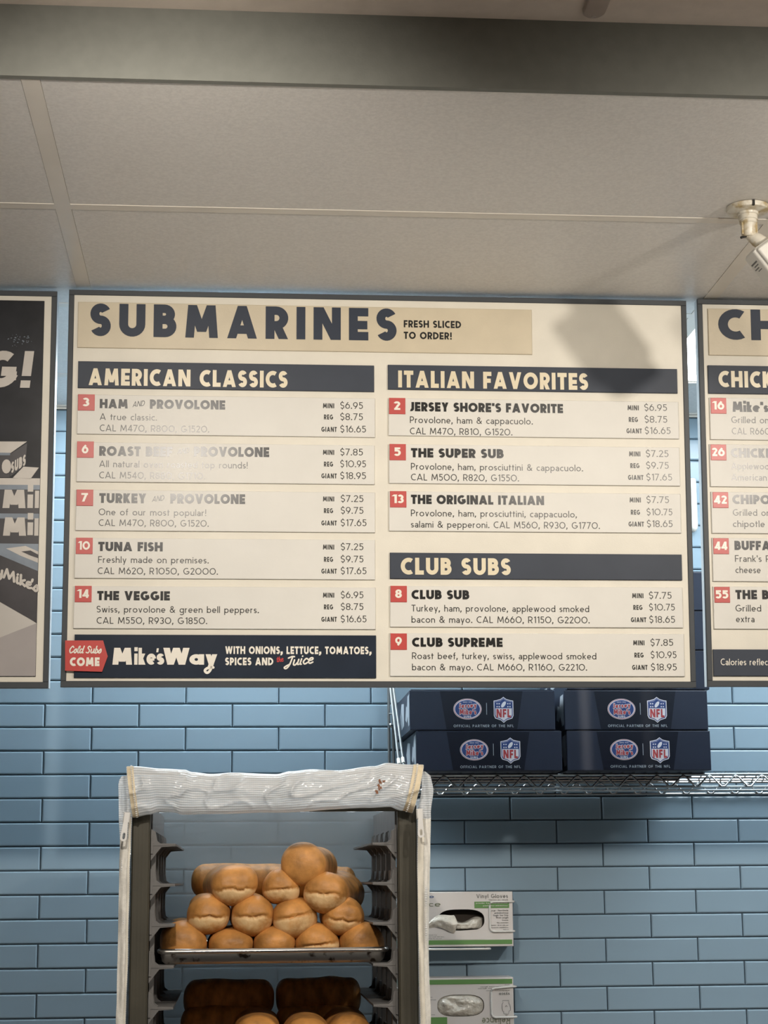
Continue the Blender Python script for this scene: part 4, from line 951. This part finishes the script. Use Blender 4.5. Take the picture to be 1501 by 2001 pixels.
for ya in (RF+0.004, RB-0.024):
    if ya < RF+0.1: b = MB(); b.box(rxl1-0.003, rxr0+0.003, ya, ya+0.02, rtop-0.010, rtop); b.build('top_cross_rail', M_alu, rk)
    b = MB(); b.box(rxl1-0.003, rxr0+0.003, ya, ya+0.02, 0.12, 0.16); b.build('bottom_cross_rail', M_alu, rk)
for x in (rxl0+0.02, rxr1-0.02):
    for y in (RF+0.03, RB-0.03):
        b = MB(); b.lathe([(0.0, -0.012), (0.048, -0.012), (0.052, -0.006), (0.052, 0.006), (0.048, 0.012), (0.0, 0.012)], 24, T=Matrix.Translation((x, y, 0.052))@Matrix.Rotation(PI/2, 4, 'Y')); auto(b.build('caster_wheel', M_dark, rk), 40)
        b = MB(); b.box(x-0.02, x+0.02, y-0.015, y+0.015, 0.09, 0.102); b.box(x-0.019, x-0.015, y-0.014, y+0.014, 0.04, 0.092); b.build('caster_fork', M_alu, rk)
lvl = [P(330, py, RF+0.03).z for py in (1649, 1727, 1806, 1887)]
dz = lvl[0]-lvl[1]
while lvl[-1]-0.083 > 0.25: lvl.append(lvl[-1]-dz)
ribs = [RF+0.05+i*0.122 for i in range(5)]
for x, sg in ((rxl1-0.002, 1), (rxr0+0.002, -1)):
    for y in ribs:
        b = MB(); b.box(min(x, x+sg*0.008), max(x, x+sg*0.008), y-0.009, y+0.009, lvl[-1]-0.02, rtop-0.055); b.build('side_rib', M_gplas, rk)
    for z in lvl:
        b = MB()
        b.box(min(x, x+sg*0.045), max(x, x+sg*0.045), RF+0.018, RB-0.03, z-0.0035, z)                 # ledge
        b.box(min(x, x+sg*0.004), max(x, x+sg*0.004), RF+0.016, RB-0.03, z-0.018, z+0.022)           # back web
        for y in [RF+0.022]+ribs:
            q = [(0.0, -0.030), (0.011, -0.016), (0.019, -0.0060), (0.045, -0.0045), (0.045, 0.0), (0.017, 0.0005), (0.010, 0.006), (0.008, 0.022), (0.0, 0.027)]
            q = [(x+sg*a, z+c) for a, c in q]; q = q if sg > 0 else q[::-1]
            b.prism(q, y-0.003, y+0.003)
        b.build('tray_slide', M_gplas, rk)

# sheet pans
M_pan = mat('burnt_aluminium_pan', (0.45, 0.43, 0.40), 0.30, 1.0, scale=55, col2=(0.06, 0.045, 0.035), lo=0.56, hi=0.66)
M_rim = mat('pan_rim_metal', (0.66, 0.64, 0.60), 0.25, 1.0, var=0.06, scale=20)
PX0, PX1 = P(305, 1862, 3.45).x, P(762, 1862, 3.45).x
PYF, PYB = 3.452, 3.960
def pan(z, label):
    t = thing('sheet_pan', label, 'tray', ((PX0+PX1)/2, (PYF+PYB)/2, z), 'bread trays in the rack')
    def ring(i, zz, r=0.018, n=5):
        pr = []
        for cx, cy, a0 in ((PX1-r, PYB-r, 0), (PX0+r, PYB-r, 90), (PX0+r, PYF+r, 180), (PX1-r, PYF+r, 270)):
            pr += [(cx+(r-i)*math.cos(math.radians(a0+90*k/n)), cy+(r-i)*math.sin(math.radians(a0+90*k/n)), zz) for k in range(n+1)]
        return pr
    def band(b, R):
        N = len(R[0]); b.add([v for r in R for v in r], [(k*N+i, k*N+(i+1) % N, (k+1)*N+(i+1) % N, (k+1)*N+i) for k in range(len(R)-1) for i in range(N)]); return N
    b = MB(); R = [ring(0.006, z+0.021), ring(0.010, z+0.006), ring(0.016, z+0.0008), ring(0.0175, z)]; N = band(b, R)
    b.add(R[-1], [tuple(range(N))[::-1]]); R2 = [ring(0.0176, z+0.0014), ring(0.0165, z+0.002), ring(0.0115, z+0.007), ring(0.0072, z+0.021)]; band(b, R2); b.add(R2[0], [tuple(range(N))])
    auto(b.build('pan_body', M_pan, t), 50)
    b = MB(); rr = 0.0048; R = []
    for k in range(11): a = PI*2*k/10; R.append(ring(0.0055-rr*math.cos(a), z+0.0235+rr*math.sin(a)))
    band(b, R); auto(b.build('rolled_rim', M_rim, t), 70); return t
zp1 = lvl[3]+0.0005
zp2 = lvl[6]+0.0005
pan(zp1, 'upper sheet pan with burnt edge, piled with golden rolls'); pan(zp2, 'lower sheet pan in the dark part of the rack')

# bread
def bread_mat(name, gold, pale):
    m = bpy.data.materials.new(name); m.use_nodes = True; nt = m.node_tree; bs = nt.nodes['Principled BSDF']
    bs.inputs['Roughness'].default_value = 0.46; bs.inputs['Specular IOR Level'].default_value = 0.35
    bs.inputs['Subsurface Weight'].default_value = 0.0
    tc = nd(nt, 'ShaderNodeTexCoord'); nz = nd(nt, 'ShaderNodeTexNoise'); nz.inputs['Scale'].default_value = 30; nz.inputs['Detail'].default_value = 6
    oi = nd(nt, 'ShaderNodeObjectInfo'); ad = nd(nt, 'ShaderNodeVectorMath', operation='ADD'); cb2 = nd(nt, 'ShaderNodeCombineXYZ'); mu = nd(nt, 'ShaderNodeMath', operation='MULTIPLY'); mu.inputs[1].default_value = 7.0
    nt.links.new(oi.outputs['Random'], mu.inputs[0]); nt.links.new(mu.outputs[0], cb2.inputs[0]); nt.links.new(tc.outputs['Object'], ad.inputs[0]); nt.links.new(cb2.outputs[0], ad.inputs[1]); nt.links.new(ad.outputs[0], nz.inputs['Vector'])
    r1 = nd(nt, 'ShaderNodeValToRGB'); r1.color_ramp.elements[0].position = .30; r1.color_ramp.elements[1].position = .70
    r1.color_ramp.elements[0].color = (*[c*.60 for c in gold], 1); r1.color_ramp.elements[1].color = (*[min(1, c*1.35) for c in gold], 1)
    nt.links.new(nz.outputs['Fac'], r1.inputs['Fac'])
    at = nd(nt, 'ShaderNodeAttribute'); at.attribute_name = 'crumb'
    n3 = nd(nt, 'ShaderNodeTexNoise'); n3.inputs['Scale'].default_value = 110; nt.links.new(ad.outputs[0], n3.inputs['Vector'])
    ma = nd(nt, 'ShaderNodeMath', operation='MULTIPLY_ADD'); ma.inputs[1].default_value = 0.7; ma.inputs[2].default_value = -0.35
    nt.links.new(n3.outputs['Fac'], ma.inputs[0]); sm = nd(nt, 'ShaderNodeMath', operation='ADD'); sm.use_clamp = True
    nt.links.new(ma.outputs[0], sm.inputs[0]); nt.links.new(at.outputs['Fac'], sm.inputs[1])
    r2 = nd(nt, 'ShaderNodeValToRGB'); r2.color_ramp.elements[0].position = .25; r2.color_ramp.elements[1].position = .8; nt.links.new(sm.outputs[0], r2.inputs['Fac'])
    mx = nd(nt, 'ShaderNodeMix', data_type='RGBA'); nt.links.new(r2.outputs['Color'], mx.inputs['Factor']); nt.links.new(r1.outputs['Color'], mx.inputs[6]); mx.inputs[7].default_value = (*pale, 1)
    nt.links.new(mx.outputs[2], bs.inputs['Base Color'])
    bp_ = nd(nt, 'ShaderNodeBump'); bp_.inputs['Strength'].default_value = .6; bp_.inputs['Distance'].default_value = .0022; n4 = nd(nt, 'ShaderNodeTexNoise'); n4.inputs['Scale'].default_value = 75; n4.inputs['Detail'].default_value = 4
    nt.links.new(tc.outputs['Object'], n4.inputs['Vector']); nt.links.new(n4.outputs['Fac'], bp_.inputs['Height']); nt.links.new(bp_.outputs['Normal'], bs.inputs['Normal'])
    return m
M_bread = bread_mat('golden_crust', (0.51, 0.235, 0.064), (0.74, 0.50, 0.25))
def loaf_mesh(seed, L, rx, rz, crack=True, zc0=-0.006):
    me = MB(); rs = random.Random(seed); NR, NS = 26, 56; cap = 0.045
    rows = []
    for j in range(NR+1): a = j/NR*PI/2; rows.append((cap*(1-math.cos(a)**0.92), math.sin(a)**0.78))
    nb = 12
    for j in range(1, nb): rows.append((cap+(L-2*cap)*j/nb, 1.0))
    for j in range(14): a = j/13*PI/2; rows.append((L-cap*(1-math.cos(PI/2-a)**0.95) if j else L-cap, math.cos(a)**0.7 if j < 13 else 0.0))
    vs = []; cr = []
    ph = rs.uniform(0, 9); tilt = rs.uniform(-.16, .16)
    for y, k in rows:
        for i in range(NS):
            a = 2*PI*i/NS; c, s = math.cos(a), math.sin(a)
            x = rx*k*math.copysign(abs(c)**.97, c); z = rz*k*math.copysign(abs(s)**(.97 if s > 0 else .88), s)
            nn = noise.noise(Vector((x*22+ph, y*14, z*22+seed)))*0.0042
            m_ = 1+0.05*math.sin(y*17+ph)
            # the split across the end where the dough tore: a groove, pale crumb beneath it
            zc = zc0+tilt*x+0.0070*noise.noise(Vector((x*55+ph, 2, seed)))+0.0022*noise.noise(Vector((x*260, 7, seed)))
            front = max(0, 1-y/0.040)
            wd = max(0, 1-(abs(x)/(rx*0.93))**4)
            gdep = (0.0052*math.exp(-((z-zc)/0.0022)**2)) * min(1, front*2.2)*wd if crack else 0
            lip = (0.0020*math.exp(-((z-zc-0.005)/0.004)**2))*min(1, front*2)*wd if crack else 0
            r_ = math.hypot(x, z) or 1
            px_, pz_ = x*m_+x/r_*(nn-gdep*.5+lip*.3)*k, z*m_+z/r_*(nn-gdep*.5+lip*.3)*k
            vs.append((px_, y+gdep*1.2*(1-k*.5)-lip*.5-nn*.6*(1 if y < L/2 else -1), pz_))
            below = 1/(1+math.exp(max(-30, min(30, (z-zc)/0.0012)))) * (1/(1+math.exp(max(-30, min(30, -(z+rz*.62)/0.004)))))
            pat = .5+.8*noise.noise(Vector((x*28+ph, y*20, z*30+seed*3)))
            cr.append(max(0.0, min(1.0, below*min(1, front*2.4)*(.30+.8*pat)))*(1 if crack else 0) + 0.25*max(0, min(1, (-z/rz-.35)*1.5)))
    me.add(vs, [(j*NS+i, (j+1)*NS+i, (j+1)*NS+(i+1) % NS, j*NS+(i+1) % NS) for j in range(len(rows)-1) for i in range(NS)])
    m = me.mesh('bread_loaf', M_bread, True)
    at = m.attributes.new('crumb', 'FLOAT', 'POINT'); at.data.foreach_set('value', cr)
    return m
LM = [loaf_mesh(i, Lg, rx_, rz_, cr_, (-.006, -.004, -.001, -.006, -.008, -.006, .002, -.009)[i]) for i, (Lg, rx_, rz_, cr_) in enumerate(((0.35, .0395, .0370, True), (0.35, .0395, .0355, True), (0.35, .0390, .037, True), (0.35, .0415, .0365, False), (0.30, .042, .0365, True), (0.33, .040, .0375, False), (0.35, .0400, .0368, True), (0.35, .0395, .0372, True)))]
def loaf(px, py, Y, var, label, rollr=0.0, yawr=0.0, sx=1.0, sz=1.0, ln=1.0, grp='bread rolls on the upper tray', pitchr=0.0, mesh=None):
    o = bpy.data.objects.new('bread_loaf', LM[var]); C.objects.link(o); o.location = P(px, py, Y)
    o.rotation_mode = 'YXZ'; o.rotation_euler = (pitchr, rollr, yawr); o.scale = (sx, ln, sz)
    o['label'] = label; o['category'] = 'bread'; o['group'] = grp; return o
F0 = 3.474
zrow = zp1+0.0022
def on_pan(o, rz): o.location.z = zrow+rz
for px, var, lab, sx, sz, rr, ya in ((359, 3, 'leftmost, palest roll of the bottom row on the upper tray', 1.06, 1.10, .1, .03), (451, 5, 'second roll from left in the bottom row, low smooth top', 1.04, .90, -.1, 0), (537, 5, 'middle roll of the bottom row, with wrinkled round top', .98, .96, .3, 0),
                             (621, 1, 'fourth roll of the bottom row, pale scuff at its front', 1.04, .98, .25, 0), (709, 3, 'rightmost roll of the bottom row, half shaded', 1.03, 1.03, -.2, -.03)):
    o = loaf(px, 1840, F0+0.002, var, lab, 0, ya, sx, sz*.93); on_pan(o, .0375*sz*0.90)
for px, py, var, lab, rr, sx, sz, ya in ((410, 1786, 0, 'leftmost roll of the second row, split straight across its end', .06, .97, 1.0, .03), (494, 1790, 2, 'second roll of the second row, with wide pale torn end', .16, 1.06, 1.02, .0), (577, 1793, 6, 'third roll of the second row, thin split across a pale end', -.10, 1.0, .99, -.02), (671, 1790, 7, 'right roll of the second row, chalky white below its split', -.02, 1.04, .97, -.04)):
    loaf(px, py, F0+.004, var, lab, rr, ya, sx, sz, ln=.98)
loaf(461, 1729, F0+.002, 4, 'large roll resting on the left of the pile in front of the crosswise roll', -.12, .10, 1.04, 1.03, ln=.85)
loaf(549, 1734, F0+.012, 1, 'small darker roll in the middle of the third row', .05, -.02, .88, .88, ln=.72)
loaf(632, 1745, F0-.002, 2, 'big roll at right of the pile with slanting split end', .24, -.20, 1.12, 1.02, ln=.80)
loaf(590, 1686, F0+.008, 3, 'topmost golden roll lying on the peak of the pile', .0, -.16, 1.04, 1.06, ln=.66, pitchr=-.03)
c = P(374, 1722, 3.80); o = loaf(373, 1722, 3.80, 5, 'pale roll lying crosswise at the back left of the pile', .3, -PI/2+.02, .95, .90, ln=.64)
c = P(697, 1728, 3.80); o = loaf(697, 1728, 3.80, 5, 'pale roll lying crosswise at the back right of the pile', -.3, PI/2-.02, .92, .95, ln=.50)
# lower tray: two crosswise rolls in the dark behind three round ends
G2 = 'bread rolls on the lower tray'
zrow2 = zp2+0.0022
loaf(358, 1952, 3.83, 5, 'shadowed crosswise roll at the back of the lower tray, upper left', .2, -PI/2, 1.0, 1.0, ln=.56, grp=G2)
loaf(706, 1946, 3.83, 5, 'shadowed crosswise roll at the back of the lower tray, upper right', -.2, PI/2, 1.0, 1.0, ln=.53, grp=G2)
loaf(352, 2003, 3.80, 5, 'shadowed crosswise roll low at the back of the lower tray, left end', .2, -PI/2, 1.0, 1.0, ln=.57, grp=G2)
loaf(708, 2000, 3.80, 5, 'shadowed crosswise roll low at the back of the lower tray, right end', -.2, PI/2, 1.0, 1.0, ln=.53, grp=G2)
for px, py, var, lab in ((505, 2026, 3, 'left of the three roll tops peeping at the bottom edge'), (602, 2028, 5, 'middle of the three roll tops peeping at the bottom edge'), (688, 2025, 3, 'right of the three roll tops peeping at the bottom edge')):
    loaf(px, py, F0, var, lab, 0, 0, 1.05, .96, ln=.84, grp=G2)
hid = 'bread roll of the lower tray hidden below the picture edge'
zt3 = P(500, 2023, F0).z
for k, xs_ in enumerate(((-.115, -.030, .055, .140, .225),)):
    for x in xs_:
        o = loaf(500, 1900, F0, 1, hid, 0, 0, grp=G2); o.location = (x+.012, F0, zrow2+.0365+k*.060)

# ------------------------------------------------------------------ clear reinforced rack cover
def plastic(name, col, alpha, rough=.3, lines=True, yscale=210, tlu=.35):
    m = bpy.data.materials.new(name); m.use_nodes = True; nt = m.node_tree; bs = nt.nodes['Principled BSDF']
    bs.inputs['Roughness'].default_value = rough; bs.inputs['Specular IOR Level'].default_value = .6; bs.inputs['Coat Weight'].default_value = .8; bs.inputs['Coat Roughness'].default_value = .10
    out = nt.nodes['Material Output']; tr = nd(nt, 'ShaderNodeBsdfTransparent'); tl = nd(nt, 'ShaderNodeBsdfTranslucent'); tl.inputs[0].default_value = (*col, 1)
    m1 = nd(nt, 'ShaderNodeMixShader'); m1.inputs[0].default_value = tlu; m2 = nd(nt, 'ShaderNodeMixShader')
    nt.links.new(bs.outputs[0], m1.inputs[1]); nt.links.new(tl.outputs[0], m1.inputs[2]); nt.links.new(tr.outputs[0], m2.inputs[1]); nt.links.new(m1.outputs[0], m2.inputs[2]); nt.links.new(m2.outputs[0], out.inputs[0])
    tc = nd(nt, 'ShaderNodeTexCoord'); nz = nd(nt, 'ShaderNodeTexNoise'); nz.inputs['Scale'].default_value = 9; nz.inputs['Detail'].default_value = 3; nt.links.new(tc.outputs['Object'], nz.inputs[0])
    if lines:
        uv = nd(nt, 'ShaderNodeUVMap'); wv = nd(nt, 'ShaderNodeTexWave', bands_direction='Y'); wv.inputs['Scale'].default_value = yscale; wv.inputs['Distortion'].default_value = .4
        wx = nd(nt, 'ShaderNodeTexWave', bands_direction='X'); wx.inputs['Scale'].default_value = yscale
        nt.links.new(uv.outputs[0], wv.inputs[0]); nt.links.new(uv.outputs[0], wx.inputs[0])
        av = nd(nt, 'ShaderNodeMath', operation='MULTIPLY_ADD'); av.inputs[1].default_value = .12; nt.links.new(wx.outputs['Fac'], av.inputs[0]); nt.links.new(wv.outputs['Fac'], av.inputs[2])
        rp = nd(nt, 'ShaderNodeMapRange'); rp.inputs[1].default_value = .15; rp.inputs[2].default_value = .85; rp.inputs[3].default_value = alpha*.80; rp.inputs[4].default_value = alpha
        nt.links.new(av.outputs[0], rp.inputs[0]); nt.links.new(rp.outputs[0], m2.inputs[0])
        cr = nd(nt, 'ShaderNodeMix', data_type='RGBA'); cr.inputs[6].default_value = (*[c*.80 for c in col], 1); cr.inputs[7].default_value = (*col, 1); nt.links.new(av.outputs[0], cr.inputs['Factor']); cr.clamp_factor = True; nt.links.new(cr.outputs[2], bs.inputs['Base Color'])
        bu = nd(nt, 'ShaderNodeBump'); bu.inputs['Strength'].default_value = .5; bu.inputs['Distance'].default_value = .001; nt.links.new(av.outputs[0], bu.inputs['Height']); nt.links.new(bu.outputs[0], bs.inputs['Normal'])
    else:
        m2.inputs[0].default_value = alpha; bs.inputs['Base Color'].default_value = (*col, 1)
    return m
M_film = plastic('reinforced_clear_film', (0.94, 0.95, 0.95), .96, .20, yscale=.5)
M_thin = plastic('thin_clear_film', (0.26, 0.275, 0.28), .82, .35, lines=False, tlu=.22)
M_tape = mat('beige_zip_tape', (0.70, 0.60, 0.42), 0.6, var=0.07, scale=120)
M_tape2 = mat('cream_zip_tape', (0.74, 0.70, 0.60), 0.6, var=0.05, scale=120)
M_web = mat('white_mesh_strip', (0.74, 0.72, 0.66), 0.45, var=0.06, scale=150, bump=.6, bscale=500)
M_zip = mat('zip_metal', (0.88, 0.87, 0.84), 0.3, .2)
cv = thing('rack_cover', 'clear reinforced plastic rack cover with front flap rolled up, zips at both sides', 'cover', ((rxl0+rxr1)/2, RF, rtop))
CFY = 3.345
def interp(tab, x):
    for (a, u), (c, v) in zip(tab, tab[1:]):
        if x <= c: 
            k = (x-a)/(c-a); k = k*k*(3-2*k); return u+(v-u)*k
    return tab[-1][1]
TOP = [(244, 1497), (265, 1496.6), (316, 1501), (361, 1503), (376, 1507.7), (412, 1511.5), (455, 1509), (540, 1512), (568, 1506), (610, 1502.4), (659, 1504.5), (732, 1496), (755, 1490), (796, 1493), (830, 1494)]
BOT = [(244, 1599), (258, 1598), (292, 1592), (312, 1586.6), (339, 1587.7), (356, 1592.6), (401, 1591), (540, 1588), (721, 1579), (762, 1577), (785, 1584.5), (811, 1590), (830, 1592)]
def uvgrid(b, o, nu, nv, su, sv):
    me = o.data; uvl = me.uv_layers.new(name='UVMap')
    for lp in me.loops:
        i = lp.vertex_index; uvl.data[lp.index].uv = ((i % (nu+1))/nu*su, (i//(nu+1))/nv*sv)
def roll_fn(u, v):
    px = 247+u*(828-247); px_b = 259+u*(806-259); 
    tp, bt = interp(TOP, px), interp(BOT, px_b)
    # v: 0 back of top, goes over the front, ends under the roll
    if v < .15: k = v/.15; yy = CFY+.115-.085*k; py = tp+3-3*k; f = 0
    elif v < .85: k = (v-.15)/.7; yy = CFY+.030-.030*math.sin(k*PI)**.6; py = tp+(bt-tp)*k; f = 1
    else: k = (v-.85)/.15; yy = CFY+.030+.03*k; py = bt-2*k; f = 0
    kk = max(0, min(1, (v-.15)/.7)); pxx = px+(px_b-px)*kk
    p = P(pxx, py, CFY+.03); p.y = yy
    e = math.sin(max(0, min(1, (v-.1)/.8))*PI)
    n1 = noise.noise(Vector((u*7.5, v*1.6, .3))); n2 = noise.noise(Vector((u*10+v*2.2, v*3.4-u*4, 2.2))); n3 = noise.noise(Vector((u*38, v*14+u*10, 5)))
    rid = (1-abs(n2)*2.2)
    p.y += e*(.013*n1-.0080*max(0, rid)**4-.0015*n3); p.z += e*.002*n2
    return p
b = MB(); NU, NV = 220, 44; b.grid(lambda u, v: roll_fn(u, 1-v), NU, NV); o = b.build('rolled_flap', M_film, cv, True); uvgrid(b, o, NU, NV, 88, 17.0)
b = MB()
for _ in range(1):
    rr = random.Random(4)
    for k in range(9):
        p = roll_fn(.865+rr.uniform(-.012, .012), .15+.7*(.40+k*.035+rr.uniform(-.01, .01))); a = rr.uniform(0, 6)
        b.poly([(p.x+.0042*math.cos(a+i*PI/3)*rr.uniform(.3, 1), p.z+.0042*math.sin(a+i*PI/3)*rr.uniform(.3, 1)) for i in range(6)], p.y-.0022-k*LAY)
b.build('brown_stain', mat('stain', (0.22, 0.09, 0.04), .6), cv)
def tape(u0, u1, name):
    b = MB(); b.grid(lambda u, v: roll_fn(u0+(u1-u0)*u, .99-v*.93)-Vector((0, .0032, 0)), 6, 34); return b.build(name, M_tape, cv, True)
def zipteeth(parent, fn, n=30):
    b = MB()
    for i in range(n): p = fn(i/(n-1)); b.box(p.x-.0016, p.x+.0016, p.y-.0028, p.y, p.z-.0008, p.z+.0008)
    return b.build('zip_teeth', M_zip, parent, kind='stuff')
o = tape(.002, .024, 'zip_tape'); zipteeth(o, lambda k: roll_fn(.017, .15+.7*k)-Vector((0, .0034, 0)))
o = tape(.965, .998, 'zip_tape'); zipteeth(o, lambda k: roll_fn(.978, .15+.7*k)-Vector((0, .0034, 0)))
# side strips that hang down the front corners
SO_L = [(1515, 238), (1530, 231.5), (1600, 232.5), (1650, 234), (1700, 233), (1800, 231), (1950, 228), (2001, 226), (2300, 220)]
SI_L = [(1515, 250), (1530, 250), (1590, 258), (1650, 256), (1700, 254), (1850, 251), (2001, 246), (2300, 238)]
SI_R = [(1506, 826), (1530, 824), (1600, 816), (1700, 815), (1900, 818), (2001, 821), (2300, 828)]
SO_R = [(1506, 831), (1519, 843), (1545, 847), (1590, 841.5), (1650, 841), (1850, 838), (2001, 842), (2300, 850)]
def strip(SI, SO, y0, m, name, k0, k1, off, n=6, amp=.002):
    def f(u, v):
        py = 2300-(2300-y0)*v; a, c = interp(SI, py), interp(SO, py); px = a+(c-a)*(k0+(k1-k0)*u)
        p = P(px, py, CFY+.022)
        p.y += -off+amp*noise.noise(Vector((px*.11, py*.018, 1)))*3-.004*math.sin(PI*(k0+(k1-k0)*u)); return p
    b = MB(); b.grid(f if SO[0][1] > SI[0][1] else (lambda u, v: f(1-u, v)), n, 90); o = b.build(name, m, cv, True); uvgrid(b, o, n, 90, 4.4, 112); return o
strip(SI_L, SO_L, 1516, M_film, 'corner_strip', 0, 1, 0, 8, .004)
strip(SI_L, SO_L, 1640, M_web, 'mesh_strip', .24, .97, .003, 5); strip(SI_L, SO_L, 1600, M_tape2, 'zip_tape', .04, .22, .004, 4)
strip(SI_R, SO_R, 1507, M_film, 'corner_strip', 0, 1, 0, 8, .004)
strip(SI_R, SO_R, 1600, M_web, 'mesh_strip', .50, .98, .003, 5); strip(SI_R, SO_R, 1600, M_tape2, 'zip_tape', .03, .48, .004, 4)
# zip pulls
def pull(px, py, tilt):
    p = P(px, py, CFY-.004); T = Matrix.Translation(p)@Matrix.Rotation(tilt, 4, 'Y')@Matrix.Scale(1.15, 4)
    b = MB(); b.bevbox(-.0052, .0052, -.003, .006, -.006, .010, .0015, T=T); o = b.build('zip_slider', M_zip, cv)
    b = MB(); pts = arcpts(0, -.030, .0052, .0052, 180, 360, 8)+arcpts(0, -.004, .0034, .0034, 0, 180, 6); hl = arcpts(0, -.0295, .0022, .0022, 180, 360, 8)+arcpts(0, -.024, .0022, .0022, 0, 180, 6)
    n = len(pts); vs = []
    for y in (-.006, -.0044):
        vs += [T@Vector((x, y, z)) for x, z in pts]+[T@Vector((x, y, z)) for x, z in hl]
    fs = [(i, (i+1) % n, n+(i+1) % n, n+i) for i in range(n)]+[(2*n+i, 3*n+i, 3*n+(i+1) % n, 2*n+(i+1) % n) for i in range(n)]+[(i, 2*n+i, 2*n+(i+1) % n, (i+1) % n) for i in range(n)]+[(n+i, n+(i+1) % n, 3*n+(i+1) % n, 3*n+i) for i in range(n)]
    b.add(vs, fs); b.build('pull_tab', M_zip, o)
pull(247, 1600, .12); pull(820.5, 1593, -.04)
# side, top and back sheets
cl, cr_ = rxl0-.012, rxr1+.012; ztp = rtop+.012; CB = 4.02
def sheet(fn, nu, nv, m, name):
    b = MB(); b.grid(fn, nu, nv); o = b.build(name, m, cv, True); return o
w_ = lambda a, c, s: .004*noise.noise(Vector((a*4, c*4, s)))
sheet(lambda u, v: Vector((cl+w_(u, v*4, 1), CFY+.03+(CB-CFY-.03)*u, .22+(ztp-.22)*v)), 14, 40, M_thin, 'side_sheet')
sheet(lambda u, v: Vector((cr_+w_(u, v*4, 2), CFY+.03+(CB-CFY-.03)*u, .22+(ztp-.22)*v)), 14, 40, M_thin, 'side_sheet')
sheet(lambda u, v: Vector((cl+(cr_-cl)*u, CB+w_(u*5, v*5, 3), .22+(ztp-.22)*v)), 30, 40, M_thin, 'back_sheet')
sheet(lambda u, v: Vector((cl+(cr_-cl)*u, CFY+.04+(CB-CFY-.04)*v, ztp+w_(u*5, v*5, 4))), 30, 14, M_film, 'top_sheet')


bpy.context.view_layer.update()
